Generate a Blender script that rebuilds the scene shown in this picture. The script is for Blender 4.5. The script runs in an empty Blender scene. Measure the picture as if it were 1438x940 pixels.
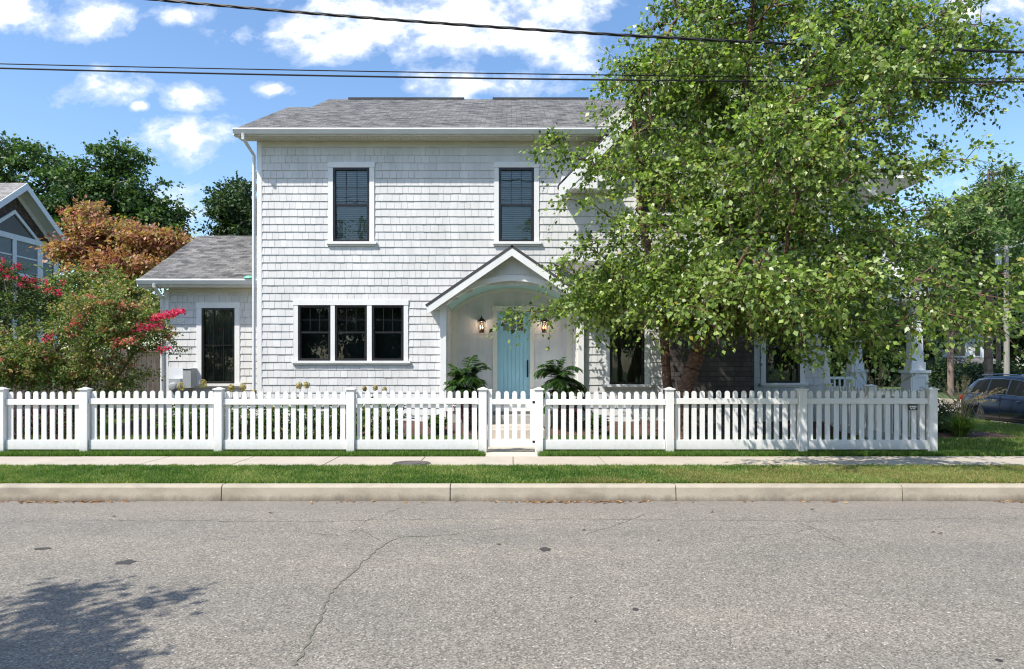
import bpy, math, random
import numpy as np
from mathutils import Vector, Matrix
R = math.radians
random.seed(7)
scene = bpy.context.scene
COL = scene.collection
W = {}          # world location of each object's origin
CZ = 1.805      # eye height above the road

def X_(px, D): return (px - 719) / 1000 * D
def Z_(py, D): return CZ - (py - 515) / 1000 * D

# ---------------------------------------------------------------- materials
def nt(name):
    m = bpy.data.materials.new(name); m.use_nodes = True
    n = m.node_tree; n.nodes.clear()
    out = n.nodes.new('ShaderNodeOutputMaterial')
    return m, n, out
class NB:
    """small node-building helper"""
    def __init__(s, tree): s.t = tree
    def n(s, typ, **kw):
        o = s.t.nodes.new(typ)
        for k, v in kw.items():
            if k.startswith('_'): setattr(o, k[1:], v)
            else: s.set(o, k, v)
        return o
    def set(s, node, key, val):
        key2 = key.replace('__', ' ')
        inp = node.inputs[int(key2[1:])] if (key2[0] == 'i' and key2[1:].isdigit()) else node.inputs[key2]
        if hasattr(val, 'is_output') or isinstance(val, bpy.types.NodeSocket): s.t.links.new(val, inp)
        else: inp.default_value = val
    def math(s, op, a, b=None, c=None, clamp=False):
        o = s.t.nodes.new('ShaderNodeMath'); o.operation = op; o.use_clamp = clamp
        for i, v in enumerate((a, b, c)):
            if v is None: continue
            if isinstance(v, bpy.types.NodeSocket): s.t.links.new(v, o.inputs[i])
            else: o.inputs[i].default_value = v
        return o.outputs[0]
    def mix(s, f, a, b, mode='MIX'):
        o = s.t.nodes.new('ShaderNodeMix'); o.data_type = 'RGBA'; o.blend_type = mode
        for i, v in ((0, f), (6, a), (7, b)):
            if isinstance(v, bpy.types.NodeSocket): s.t.links.new(v, o.inputs[i])
            elif i == 0: o.inputs[0].default_value = v
            else: o.inputs[i].default_value = (*v[:3], 1)
        return o.outputs[2]
    def ramp(s, f, stops, interp='LINEAR'):
        o = s.t.nodes.new('ShaderNodeValToRGB'); e = o.color_ramp.elements; o.color_ramp.interpolation = interp
        while len(e) < len(stops): e.new(0.5)
        for k, (p, c) in enumerate(stops):
            e[k].position = p; e[k].color = (*c[:3], 1) if len(c) > 1 else (c[0],) * 3 + (1,)
        s.t.links.new(f, o.inputs[0]); return o.outputs[0]
    def noise(s, scale, detail=4, rough=.55, vec=None, out=0, dist=0):
        o = s.t.nodes.new('ShaderNodeTexNoise')
        o.inputs['Scale'].default_value = scale; o.inputs['Detail'].default_value = detail
        o.inputs['Roughness'].default_value = rough; o.inputs['Distortion'].default_value = dist
        if vec is not None: s.t.links.new(vec, o.inputs['Vector'])
        return o.outputs[out]
    def voro(s, scale, vec=None, feature='F1', out='Color', rnd=1):
        o = s.t.nodes.new('ShaderNodeTexVoronoi'); o.feature = feature
        o.inputs['Scale'].default_value = scale; o.inputs['Randomness'].default_value = rnd
        if vec is not None: s.t.links.new(vec, o.inputs['Vector'])
        return o.outputs[out]
    def pos(s): return s.n('ShaderNodeNewGeometry').outputs['Position']
    def attr(s, name='rnd', out='Fac'):
        o = s.t.nodes.new('ShaderNodeAttribute'); o.attribute_name = name; return o.outputs[out]
    def mapv(s, vec, scale=(1,1,1), rot=(0,0,0)):
        o = s.t.nodes.new('ShaderNodeMapping'); s.t.links.new(vec, o.inputs[0])
        o.inputs['Scale'].default_value = scale; o.inputs['Rotation'].default_value = rot; return o.outputs[0]
    def bump(s, h, strength=.3, dist=.01):
        o = s.t.nodes.new('ShaderNodeBump'); o.inputs['Strength'].default_value = strength
        o.inputs['Distance'].default_value = dist; s.t.links.new(h, o.inputs['Height']); return o.outputs[0]
    def princ(s, col, rough=.6, normal=None, **kw):
        o = s.t.nodes.new('ShaderNodeBsdfPrincipled')
        s.set(o, 'Base__Color', col if isinstance(col, bpy.types.NodeSocket) else (*col[:3], 1)); s.set(o, 'Roughness', rough)
        if normal is not None: s.set(o, 'Normal', normal)
        for k, v in kw.items(): s.set(o, k, v)
        return o.outputs[0]

def simple(name, col, rough=.6, var=.12, scale=6, rvar=0, bump=0, bscale=60, metal=0, spec=None, streak=False):
    m, t, out = nt(name); b = NB(t); p = b.pos()
    nz = b.noise(scale, 5, .6, b.mapv(p, (1,1,.25)) if streak else p)
    lo = tuple(c * (1 - var) for c in col); hi = tuple(min(1, c * (1 + var)) for c in col)
    c = b.mix(b.ramp(nz, [(.3, (0,)), (.7, (1,))]), lo, hi)
    if rvar:
        r = b.attr(); c = b.mix(1, c, b.ramp(r, [(0, (1 - rvar,)), (1, (1,))]), 'MULTIPLY')
    nrm = b.bump(b.noise(bscale, 4), bump, .004) if bump else None
    kw = {'Metallic': metal}
    if spec is not None: kw['Specular__IOR__Level'] = spec
    t.links.new(b.princ(c, rough, nrm, **kw), out.inputs[0]); return m

M = {}
M['trim'] = simple('white_trim', (.79, .785, .77), .45, .05, 3, bump=.05, streak=True)
def fence_mat():
    m, t, out = nt('weathered_white_fence'); b = NB(t); p = b.pos()
    sy = b.n('ShaderNodeSeparateXYZ'); t.links.new(p, sy.inputs[0])
    st = b.noise(3.2, 6, .7, b.mapv(p, (1.5, 1.5, .35))); fn = b.noise(16, 6, .75, p)
    c = b.mix(b.ramp(st, [(.35, (0,)), (.7, (1,))]), (.81, .805, .79), (.745, .74, .72))
    hz = b.math('ADD', sy.outputs[2], b.math('MULTIPLY', b.math('SUBTRACT', fn, .5), .35))
    mr = b.n('ShaderNodeMapRange', _clamp=True); t.links.new(hz, mr.inputs[0]); mr.inputs[1].default_value = .40; mr.inputs[2].default_value = .24; mr.inputs[3].default_value = 0; mr.inputs[4].default_value = .34
    c = b.mix(mr.outputs[0], c, (.36, .34, .24))
    t.links.new(b.princ(c, .42, b.bump(fn, .08, .004)), out.inputs[0]); return m
M['fence'] = None
M['cream'] = simple('cream_trim', (.72, .70, .60), .5, .05, 3)
M['soffit'] = simple('soffit_cream', (.66, .64, .56), .6, .06, 3)
M['shingle'] = simple('siding_shingle', (.665, .655, .64), .6, .09, 3.5, rvar=.075, bump=.15, bscale=90, streak=True)
M['fence'] = fence_mat()
M['black'] = simple('black_frame', (.018, .017, .018), .35, .2)
M['gutter'] = simple('gutter_white', (.70, .70, .69), .35, .05, 2)
M['teal'] = simple('teal_paint', (.33, .58, .66), .4, .05, 4)
M['bead'] = simple('seafoam_paint', (.42, .66, .62), .5, .05, 4)
M['iron'] = simple('dark_bronze', (.03, .02, .016), .4, .2, metal=.6)
M['vent'] = simple('ridge_vent', (.035, .035, .04), .7)
M['grey_box'] = simple('grey_painted_metal', (.40, .43, .45), .45, .06, 5, metal=.1)
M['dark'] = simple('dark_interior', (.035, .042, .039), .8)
M['blind'] = simple('blind_slat', (.80, .82, .78), .5, .05)
M['greyblind'] = simple('grey_blind', (.22, .25, .27), .6, .1)
M['curtain'] = simple('curtain_cloth', (.16, .17, .16), .8, .25, 4)
M['white_paint'] = simple('white_house_paint', (.74, .76, .80), .5, .05)
M['rust'] = simple('rust', (.12, .06, .04), .8)
M['step'] = simple('step_composite', (.36, .34, .31), .7, .12, 20, bump=.1)
M['iron_cover'] = simple('cast_iron', (.10, .085, .075), .6, .3, 12, metal=.3, bump=.3)
M['barkbirch'] = None

def wood(name, c1, c2, scale=10):
    m, t, out = nt(name); b = NB(t); p = b.pos()
    n = b.noise(scale, 6, .65, b.mapv(p, (2, 2, .3)))
    c = b.ramp(n, [(.3, c1), (.65, c2)])
    c = b.mix(1, c, b.ramp(b.attr(), [(0, (.65,)), (1, (1,))]), 'MULTIPLY')
    t.links.new(b.princ(c, .85, b.bump(n, .5, .01)), out.inputs[0]); return m
M['oldwood'] = wood('weathered_wood', (.05, .04, .03), (.15, .12, .10))
M['pole'] = wood('pole_wood', (.30, .28, .24), (.46, .43, .38))
M['pinebark'] = wood('pine_bark', (.13, .09, .07), (.30, .21, .17))
M['bark'] = wood('grey_bark', (.08, .065, .05), (.22, .18, .15))
M['darkshake'] = wood('dark_shake', (.045, .03, .022), (.15, .105, .08))
def birchbark():
    m, t, out = nt('river_birch_bark'); b = NB(t); p = b.pos()
    n = b.noise(14, 6, .7, b.mapv(p, (1, 1, 2.2)), dist=.6)
    c = b.ramp(n, [(.32, (.05, .028, .02)), (.50, (.15, .075, .05)), (.62, (.30, .16, .11)), (.74, (.50, .36, .27))])
    t.links.new(b.princ(c, .8, b.bump(n, .9, .03)), out.inputs[0]); return m
M['barkbirch'] = birchbark()

def glass():
    m, t, out = nt('window_glass'); b = NB(t)
    fr = b.n('ShaderNodeFresnel', IOR=1.7).outputs[0]
    p = b.pos(); wob = b.bump(b.noise(1.6, 2), .12, .05)
    tr = b.n('ShaderNodeBsdfTransparent', Color=(.78, .84, .82, 1)).outputs[0]
    gl = b.n('ShaderNodeBsdfGlossy', Color=(.95, 1, 1, 1), Roughness=.015, Normal=wob).outputs[0]
    mx = b.n('ShaderNodeMixShader', Fac=fr); t.links.new(tr, mx.inputs[1]); t.links.new(gl, mx.inputs[2])
    t.links.new(mx.outputs[0], out.inputs[0]); return m
M['glass'] = glass()
def carglass():
    m, t, out = nt('car_glass'); b = NB(t)
    t.links.new(b.princ((.01, .012, .014), .04, **{'Specular__IOR__Level': .7}), out.inputs[0]); return m
M['carglass'] = carglass()
def carpaint():
    m, t, out = nt('navy_car_paint'); b = NB(t)
    t.links.new(b.princ((.005, .010, .026), .25, **{'Metallic': .0, 'Coat__Weight': .25, 'Coat__Roughness': .04}), out.inputs[0]); return m
M['navy'] = carpaint()
M['chrome'] = simple('chrome', (.7, .7, .7), .15, .02, metal=1)
M['alloy'] = simple('alloy', (.22, .22, .23), .35, .05, metal=.8)
M['tyre'] = simple('rubber', (.02, .02, .02), .85)
M['redlens'] = simple('red_lens', (.35, .01, .01), .15)
def emis(name, col, s):
    m, t, out = nt(name); b = NB(t)
    e = b.n('ShaderNodeEmission', Color=(*col, 1), Strength=s)
    t.links.new(e.outputs[0], out.inputs[0]); return m
M['flame'] = emis('lit_bulb', (1, .42, .18), 7)

def roofmat(name, ca, cb):
    m, t, out = nt(name); b = NB(t)
    uv = b.n('ShaderNodeUVMap').outputs[0]
    br = b.n('ShaderNodeTexBrick', _offset=.5, _squash=1.0)
    t.links.new(uv, br.inputs['Vector'])
    br.inputs['Scale'].default_value = 1; br.inputs['Brick Width'].default_value = .27; br.inputs['Row Height'].default_value = .14
    br.inputs['Mortar Size'].default_value = .007; br.inputs['Mortar Smooth'].default_value = .6
    br.inputs['Color1'].default_value = (0, 0, 0, 1); br.inputs['Color2'].default_value = (1, 1, 1, 1); br.inputs['Mortar'].default_value = (.5,.5,.5,1)
    base = b.mix(br.outputs['Color'], ca, cb)
    tab = b.voro(4.2, b.mapv(uv, (1, 1.7, 1)), out='Color')
    base = b.mix(.45, base, b.ramp(tab, [(.2, ca), (.8, cb)]))
    base = b.mix(b.math('MULTIPLY', br.outputs['Fac'], .65), base, tuple(x * .35 for x in ca))
    n = b.noise(140, 3, .7)
    base = b.mix(1, base, b.ramp(n, [(.3, (.66,)), (.7, (1.25,))]), 'MULTIPLY')
    big = b.noise(.7, 4, .6, b.mapv(b.pos(), (1.6, .6, .6)))
    base = b.mix(1, base, b.ramp(big, [(.3, (.84,)), (.7, (1.08,))]), 'MULTIPLY')
    hgt = b.math('ADD', b.math('MULTIPLY', br.outputs['Fac'], -1.0), b.math('MULTIPLY', br.outputs['Color'], .5))
    t.links.new(b.princ(base, .9, b.bump(hgt, .8, .012)), out.inputs[0]); return m
M['roof'] = roofmat('asphalt_roof_shingles', (.035, .035, .036), (.23, .22, .205))
M['roof2'] = roofmat('brown_roof_shingles', (.16, .15, .14), (.34, .32, .30))

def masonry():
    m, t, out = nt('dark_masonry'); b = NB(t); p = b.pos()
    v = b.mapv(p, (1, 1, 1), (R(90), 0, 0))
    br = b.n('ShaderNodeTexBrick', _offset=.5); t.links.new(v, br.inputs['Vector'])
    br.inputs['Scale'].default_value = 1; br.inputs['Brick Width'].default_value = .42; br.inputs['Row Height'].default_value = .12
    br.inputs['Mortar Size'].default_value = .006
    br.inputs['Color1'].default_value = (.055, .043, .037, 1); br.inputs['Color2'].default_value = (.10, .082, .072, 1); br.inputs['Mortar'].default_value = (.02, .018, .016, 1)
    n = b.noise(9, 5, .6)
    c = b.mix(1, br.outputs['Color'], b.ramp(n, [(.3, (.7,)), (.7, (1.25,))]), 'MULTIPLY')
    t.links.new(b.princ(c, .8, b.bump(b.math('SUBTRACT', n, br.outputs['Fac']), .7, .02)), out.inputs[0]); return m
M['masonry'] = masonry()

def asphalt(name='worn_asphalt', k=1.0):
    m, t, out = nt(name); b = NB(t); p = b.pos()
    v = b.voro(80, p, out='Color'); g = b.ramp(v, [(0.0, (.035, .032, .028)), (.22, (.10, .09, .075)), (.45, (.20, .180, .148)), (.7, (.285, .255, .210)), (.86, (.40, .36, .295)), (1, (.74, .69, .60))])
    v2 = b.voro(170, p, out='Color'); g2 = b.ramp(v2, [(0.0, (.06, .054, .046)), (.5, (.20, .18, .15)), (1, (.46, .42, .36))])
    c = b.mix(.30, g, g2)
    fine = b.noise(300, 2, .7, p)
    c = b.mix(1, c, b.ramp(fine, [(.3, (.8,)), (.7, (1.15,))]), 'MULTIPLY')
    big = b.noise(.35, 5, .6, b.mapv(p, (.5, 1.6, 1)))
    c = b.mix(1, c, b.ramp(big, [(.3, (.80, .81, .83)), (.7, (1.12, 1.09, 1.05))]), 'MULTIPLY')
    mid = b.noise(2.6, 6, .7, p)
    c = b.mix(1, c, b.ramp(mid, [(.3, (.90,)), (.65, (1.06,))]), 'MULTIPLY')
    # wheel-worn bands and dirt line next to the kerb
    sy = b.n('ShaderNodeSeparateXYZ'); t.links.new(p, sy.inputs[0])
    yy = b.math('ADD', sy.outputs[1], b.math('MULTIPLY', b.math('SUBTRACT', mid, .5), .5))
    edge = b.n('ShaderNodeMapRange', _clamp=True); t.links.new(yy, edge.inputs[0])
    edge.inputs[1].default_value = 8.6; edge.inputs[2].default_value = 9.5; edge.inputs[3].default_value = 0; edge.inputs[4].default_value = .55
    c = b.mix(edge.outputs[0], c, (.20, .175, .15))
    # fine crack network
    wv = b.n('ShaderNodeMixRGB') if False else None
    dn = b.noise(1.2, 5, .7, p, out=1)
    off = b.n('ShaderNodeVectorMath', _operation='MULTIPLY_ADD'); t.links.new(dn, off.inputs[0]); off.inputs[1].default_value = (.9, .9, 0); t.links.new(p, off.inputs[2])
    cr = b.voro(.42, b.mapv(off.outputs[0], (.75, 1.5, 1)), 'DISTANCE_TO_EDGE', 'Distance')
    line = b.ramp(cr, [(0, (1,)), (.006, (0,))])
    gate = b.ramp(b.noise(.5, 3, .6, p), [(.50, (0,)), (.62, (1,))])
    c = b.mix(b.math('MULTIPLY', b.math('MULTIPLY', line, gate), .45), c, (.10, .095, .085))
    if k != 1: c = b.mix(1, c, (k, k, k), 'MULTIPLY')
    h = b.math('ADD', b.voro(62, p, out='Distance'), fine)
    t.links.new(b.princ(c, .88, b.bump(h, .35, .006)), out.inputs[0]); return m
M['asphalt'] = asphalt()
def concrete(name, base, stain=.25):
    m, t, out = nt(name); b = NB(t); p = b.pos()
    f = b.noise(110, 3, .7, p); big = b.noise(1.3, 6, .65, b.mapv(p, (1, 1, 2.5)))
    c = b.mix(b.ramp(f, [(.3, (0,)), (.7, (1,))]), tuple(x * .82 for x in base), tuple(x * 1.12 for x in base))
    c = b.mix(1, c, b.ramp(big, [(.28, (1 - stain, 1 - stain * 1.05, 1 - stain * 1.1)), (.55, (1.0,)), (.75, (1.08,))]), 'MULTIPLY')
    sp = b.noise(7, 5, .75, p)
    c = b.mix(b.math('MULTIPLY', b.ramp(sp, [(.60, (0,)), (.72, (1,))]), .35), c, tuple(x * .45 for x in base))
    if name == 'kerb_concrete':
        sz = b.n('ShaderNodeSeparateXYZ'); t.links.new(p, sz.inputs[0]); gn = b.noise(5, 7, .75, b.mapv(p, (1, 1, .4)))
        hh = b.math('ADD', sz.outputs[2], b.math('MULTIPLY', b.math('SUBTRACT', gn, .5), .22)); mr = b.n('ShaderNodeMapRange', _clamp=True); t.links.new(hh, mr.inputs[0])
        mr.inputs[1].default_value = .085; mr.inputs[2].default_value = .0; mr.inputs[3].default_value = 0; mr.inputs[4].default_value = .8
        c = b.mix(mr.outputs[0], c, (.13, .105, .08))
        pt = b.noise(1.1, 5, .7, b.mapv(p, (1, 1, 3))); c = b.mix(b.math('MULTIPLY', b.ramp(pt, [(.52, (0,)), (.66, (1,))]), .35), c, (.20, .18, .15))
    t.links.new(b.princ(c, .85, b.bump(f, .25, .004)), out.inputs[0]); return m
M['kerb'] = concrete('kerb_concrete', (.42, .37, .285), .30)
M['walk'] = concrete('sidewalk_concrete', (.44, .385, .31), .16)
M['path'] = concrete('path_concrete', (.52, .46, .38), .12)
def soil(name, c1, c2, sc=14):
    m, t, out = nt(name); b = NB(t); p = b.pos()
    n = b.noise(sc, 6, .75, p); v = b.voro(sc * 3, p, out='Color')
    c = b.mix(.5, b.ramp(n, [(.3, c1), (.7, c2)]), b.ramp(v, [(.1, c1), (.9, c2)]))
    t.links.new(b.princ(c, .95, b.bump(n, .9, .04)), out.inputs[0]); return m
M['mulch'] = soil('bark_mulch', (.035, .018, .012), (.16, .085, .06), 22)
M['turfbase'] = soil('turf_soil', (.035, .06, .018), (.09, .13, .035), 9)
M['groundmat'] = soil('ground_grass', (.04, .08, .02), (.11, .15, .05), 1.2)

def leafmat(name, cols, trans=.35, rough=.5, spec=.3):
    m, t, out = nt(name); b = NB(t)
    r = b.attr(); c = b.ramp(r, cols)
    p = b.princ(c, rough, **{'Specular__IOR__Level': spec})
    tr = b.n('ShaderNodeBsdfTranslucent'); 
    tc = b.mix(1, c, (1.5, 1.75, .7), 'MULTIPLY'); t.links.new(tc, tr.inputs[0])
    mx = b.n('ShaderNodeMixShader', Fac=trans); t.links.new(p, mx.inputs[1]); t.links.new(tr.outputs[0], mx.inputs[2])
    t.links.new(mx.outputs[0], out.inputs[0]); return m
M['leafbirch'] = leafmat('birch_leaf', [(0, (.035, .065, .018)), (.2, (.09, .15, .03)), (.5, (.21, .30, .06)), (.75, (.33, .42, .11)), (.92, (.50, .55, .27)), (.985, (.34, .30, .05)), (1, (.50, .38, .04))], .36, .38, .5)  # pale green stops paint sunlit glints into the leaf colour
M['leafgreen'] = leafmat('broad_leaf_green', [(0, (.025, .06, .018)), (.5, (.07, .13, .035)), (1, (.17, .24, .07))], .25)
M['leafdark'] = leafmat('dark_leaf', [(0, (.02, .045, .018)), (.6, (.05, .09, .03)), (1, (.12, .16, .055))], .2)
M['leafrust'] = leafmat('rust_leaf', [(0, (.24, .08, .06)), (.3, (.40, .17, .12)), (.55, (.50, .27, .17)), (.72, (.38, .30, .11)), (1, (.14, .19, .05))], .3)
M['leafmyrtle'] = leafmat('myrtle_leaf', [(0, (.06, .11, .03)), (.4, (.14, .21, .055)), (.65, (.30, .31, .10)), (.82, (.42, .29, .14)), (1, (.55, .24, .16))], .28)
M['leafmyrtledark'] = leafmat('myrtle_dark_leaf', [(0, (.03, .06, .02)), (.7, (.08, .13, .035)), (1, (.24, .21, .07))], .25)
M['flower'] = leafmat('magenta_flower', [(0, (.55, .02, .10)), (.6, (.70, .05, .18)), (1, (.80, .16, .28))], .3)
M['flowerpink'] = leafmat('coral_flower', [(0, (.50, .12, .12)), (.6, (.62, .20, .18)), (1, (.60, .34, .24))], .3)
M['hydra'] = leafmat('hydrangea_head', [(0, (.30, .18, .08)), (.5, (.46, .34, .12)), (1, (.45, .44, .18))], .3)
M['purple'] = leafmat('purple_leaf', [(0, (.035, .010, .018)), (.6, (.08, .018, .035)), (1, (.15, .04, .06))], .2)
M['palm'] = leafmat('palm_leaf', [(0, (.012, .035, .010)), (.6, (.03, .075, .02)), (1, (.12, .21, .05))], .3)
M['needle'] = leafmat('pine_needle', [(0, (.03, .07, .025)), (.5, (.11, .19, .055)), (1, (.30, .37, .12))], .2)
M['grass'] = leafmat('grass_blade', [(0, (.03, .085, .012)), (.45, (.115, .20, .035)), (.8, (.20, .28, .06)), (1, (.42, .38, .17))], .35, .5)
M['drygrass'] = leafmat('dry_grass_blade', [(0, (.09, .15, .03)), (.3, (.20, .21, .06)), (.65, (.38, .28, .11)), (1, (.52, .40, .22))], .35, .5)
M['plume'] = leafmat('grass_plume', [(0, (.28, .20, .12)), (1, (.50, .40, .27))], .3)
M['litter'] = leafmat('dry_litter', [(0, (.10, .045, .02)), (.5, (.24, .11, .05)), (1, (.45, .30, .12))], .1)

# ---------------------------------------------------------------- mesh tools
class MB:
    def __init__(s): s.v = []; s.f = []; s.r = []; s.uv = []; s.mi = []
    def face(s, pts, r=None, uv=None, mi=0):
        i = len(s.v); s.v += [tuple(p) for p in pts]; s.f.append(tuple(range(i, i + len(pts))))
        s.r.append(random.random() if r is None else r); s.uv.append(uv); s.mi.append(mi)
    def idx(s, vs, fs, r=None, mi=0):
        i = len(s.v); s.v += [tuple(p) for p in vs]
        r = random.random() if r is None else r
        for f in fs: s.f.append(tuple(i + k for k in f)); s.r.append(r); s.uv.append(None); s.mi.append(mi)
    def box(s, x0, x1, y0, y1, z0, z1, r=None, mi=0, T=None):
        if x0 > x1: x0, x1 = x1, x0
        if y0 > y1: y0, y1 = y1, y0
        if z0 > z1: z0, z1 = z1, z0
        vs = [(x0,y0,z0),(x1,y0,z0),(x1,y1,z0),(x0,y1,z0),(x0,y0,z1),(x1,y0,z1),(x1,y1,z1),(x0,y1,z1)]
        if T: vs = [tuple(T @ Vector(v)) for v in vs]
        s.idx(vs, [(0,3,2,1),(4,5,6,7),(0,1,5,4),(1,2,6,5),(2,3,7,6),(3,0,4,7)], r, mi); return s
    def bar(s, a, b, w, h, up=(0, 0, 1)):
        a, b = Vector(a), Vector(b); d = (b - a).normalized(); u = Vector(up); sd = d.cross(u).normalized(); u = sd.cross(d)
        vs = []
        for p in (a, b):
            for q, k in ((-1,-1),(1,-1),(1,1),(-1,1)): vs.append(p + sd * q * w / 2 + u * k * h / 2)
        s.idx(vs, [(0,1,2,3),(4,7,6,5),(0,4,5,1),(1,5,6,2),(2,6,7,3),(3,7,4,0)]); return s
    def prism(s, poly, axis, a, b):
        """extrude a 2-D polygon along axis between a and b (poly coords = the other two axes in xyz order)"""
        def P(p, t):
            return {'x': (t, p[0], p[1]), 'y': (p[0], t, p[1]), 'z': (p[0], p[1], t)}[axis]
        n = len(poly); vs = [P(p, a) for p in poly] + [P(p, b) for p in poly]
        s.idx(vs, [tuple(range(n)), tuple(range(2 * n - 1, n - 1, -1))] + [(i, n + i, n + (i + 1) % n, (i + 1) % n) for i in range(n)]); return s
    def tube(s, pts, rad, n=8, caps=True):
        pts = [Vector(p) for p in pts]; rr = rad if hasattr(rad, '__len__') else [rad] * len(pts)
        vs = []; prev = None
        for i, p in enumerate(pts):
            d = (pts[min(i + 1, len(pts) - 1)] - pts[max(i - 1, 0)]).normalized()
            if prev is None:
                a = d.orthogonal().normalized()
            else: a = (prev - d * prev.dot(d)).normalized()
            prev = a; b = d.cross(a)
            for k in range(n):
                t = 2 * math.pi * k / n; vs.append(p + (a * math.cos(t) + b * math.sin(t)) * rr[i])
        fs = [(i * n + k, i * n + (k + 1) % n, (i + 1) * n + (k + 1) % n, (i + 1) * n + k) for i in range(len(pts) - 1) for k in range(n)]
        if caps: fs += [tuple(range(n - 1, -1, -1)), tuple(range((len(pts) - 1) * n, len(pts) * n))]
        s.idx(vs, fs); return s
    def lathe(s, prof, c, n=16, axis='z'):
        vs = []
        for r, h in prof:
            for k in range(n):
                t = 2 * math.pi * k / n
                vs.append((c[0] + r * math.cos(t), c[1] + r * math.sin(t), c[2] + h) if axis == 'z' else (c[0] + r * math.cos(t), c[1] + h, c[2] + r * math.sin(t)))
        m = len(prof); fs = [(i * n + k, i * n + (k + 1) % n, (i + 1) * n + (k + 1) % n, (i + 1) * n + k) for i in range(m - 1) for k in range(n)]
        fs += [tuple(range(n - 1, -1, -1)), tuple(range((m - 1) * n, m * n))]
        s.idx(vs, fs); return s
    def build(s, name, mats, parent=None, loc=None, bevel=0, smooth=False):
        if parent is not None: o_w = W[parent.name]
        else: o_w = Vector(loc or (0, 0, 0))
        me = bpy.data.meshes.new(name); me.from_pydata([(v[0]-o_w[0], v[1]-o_w[1], v[2]-o_w[2]) for v in s.v], [], s.f)
        at = me.attributes.new('rnd', 'FLOAT', 'FACE'); at.data.foreach_set('value', s.r)
        if any(u is not None for u in s.uv):
            ul = me.uv_layers.new(name='UVMap'); k = 0
            for f, u in zip(s.f, s.uv):
                for j in range(len(f)):
                    if u is not None: ul.data[k].uv = u[j]
                    k += 1
        for m in (mats if isinstance(mats, (list, tuple)) else [mats]): me.materials.append(m)
        me.polygons.foreach_set('material_index', s.mi)
        o = bpy.data.objects.new(name, me); COL.objects.link(o)
        if parent is not None: o.parent = parent
        else: o.location = o_w
        W[o.name] = o_w
        if smooth: me.shade_smooth()
        if bevel:
            md = o.modifiers.new('bevel', 'BEVEL'); md.width = bevel; md.segments = 2; md.limit_method = 'ANGLE'; md.harden_normals = False
        return o

def np_mesh(name, V, k, rnd, mat, parent=None, loc=None):
    """V (n*k,3) array of faces with k corners each"""
    o_w = W[parent.name] if parent is not None else Vector(loc or (0, 0, 0))
    n = len(V) // k; me = bpy.data.meshes.new(name)
    V = (np.asarray(V, dtype=np.float32).reshape(-1, 3) - np.array(o_w, dtype=np.float32))
    me.vertices.add(n * k); me.vertices.foreach_set('co', V.ravel())
    me.loops.add(n * k); me.loops.foreach_set('vertex_index', np.arange(n * k, dtype=np.int32))
    me.polygons.add(n); me.polygons.foreach_set('loop_start', np.arange(0, n * k, k, dtype=np.int32))
    me.update(calc_edges=True); me.validate()
    at = me.attributes.new('rnd', 'FLOAT', 'FACE'); at.data.foreach_set('value', np.asarray(rnd, dtype=np.float32))
    me.materials.append(mat)
    o = bpy.data.objects.new(name, me); COL.objects.link(o)
    if parent is not None: o.parent = parent
    else: o.location = o_w
    W[o.name] = o_w
    return o

def tag(o, label=None, cat=None, group=None, kind=None):
    if label: o['label'] = label
    if cat: o['category'] = cat
    if group: o['group'] = group
    if kind: o['kind'] = kind
    return o
def root(name, loc, label, cat, group=None):
    o = bpy.data.objects.new(name, None); COL.objects.link(o); o.location = loc; o.empty_display_size = .2
    W[o.name] = Vector(loc); return tag(o, label, cat, group)

# ---------------------------------------------------------------- camera, light, sky
cam = bpy.data.cameras.new('camera'); cam.sensor_width = 36; cam.lens = 36 * 1000 / 1438
cam.shift_y = 45 / 1438; cam.clip_end = 3000; cam.clip_start = .05
co = bpy.data.objects.new('camera', cam); co.location = (0, 0, CZ); co.rotation_euler = (R(90), 0, 0); COL.objects.link(co); scene.camera = co
sd = Vector((1.22, 1.0, -2.15)).normalized()
sl = bpy.data.lights.new('sun', 'SUN'); sl.energy = 4.6; sl.angle = R(.53); sl.color = (1, .955, .88)
so = bpy.data.objects.new('sun', sl); so.rotation_euler = sd.to_track_quat('-Z', 'Y').to_euler(); so.location = (-10, -10, 20); COL.objects.link(so)
elev = math.asin(-sd.z); azi = math.atan2(-sd.x, -sd.y)

w = bpy.data.worlds.new('World'); scene.world = w; w.use_nodes = True; t = w.node_tree; t.nodes.clear(); b = NB(t)
sky = b.n('ShaderNodeTexSky', _sky_type='NISHITA'); sky.sun_disc = False; sky.sun_elevation = elev; sky.sun_rotation = azi % (2 * math.pi)
sky.air_density = 1.0; sky.dust_density = 1.0; sky.ozone_density = 2.2; sky.altitude = 0
bg = b.n('ShaderNodeBackground', Strength=.13)
dirv = b.n('ShaderNodeTexCoord').outputs['Generated']
sx = b.n('ShaderNodeSeparateXYZ'); t.links.new(dirv, sx.inputs[0])
ay = b.math('MAXIMUM', b.math('ABSOLUTE', sx.outputs[1]), .08)
u = b.math('DIVIDE', sx.outputs[0], ay); v = b.math('DIVIDE', sx.outputs[2], ay)
cv = b.n('ShaderNodeCombineXYZ'); t.links.new(u, cv.inputs[0]); t.links.new(v, cv.inputs[1])
CL = [(590,30,215,52,1.0),(720,55,160,48,.9),(790,10,90,55,.8),(470,60,90,30,.85),(690,118,110,30,.95),(135,22,55,30,.8),(25,15,55,34,.9),
      (145,126,62,26,1.0),(268,132,44,24,1.0),(384,126,26,12,.9),(270,195,85,32,.95),(255,18,55,14,.6),(1420,10,90,35,.8),(1318,258,70,24,.6),(265,300,45,26,.6),(196,148,16,8,.9),]
acc = None
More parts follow.
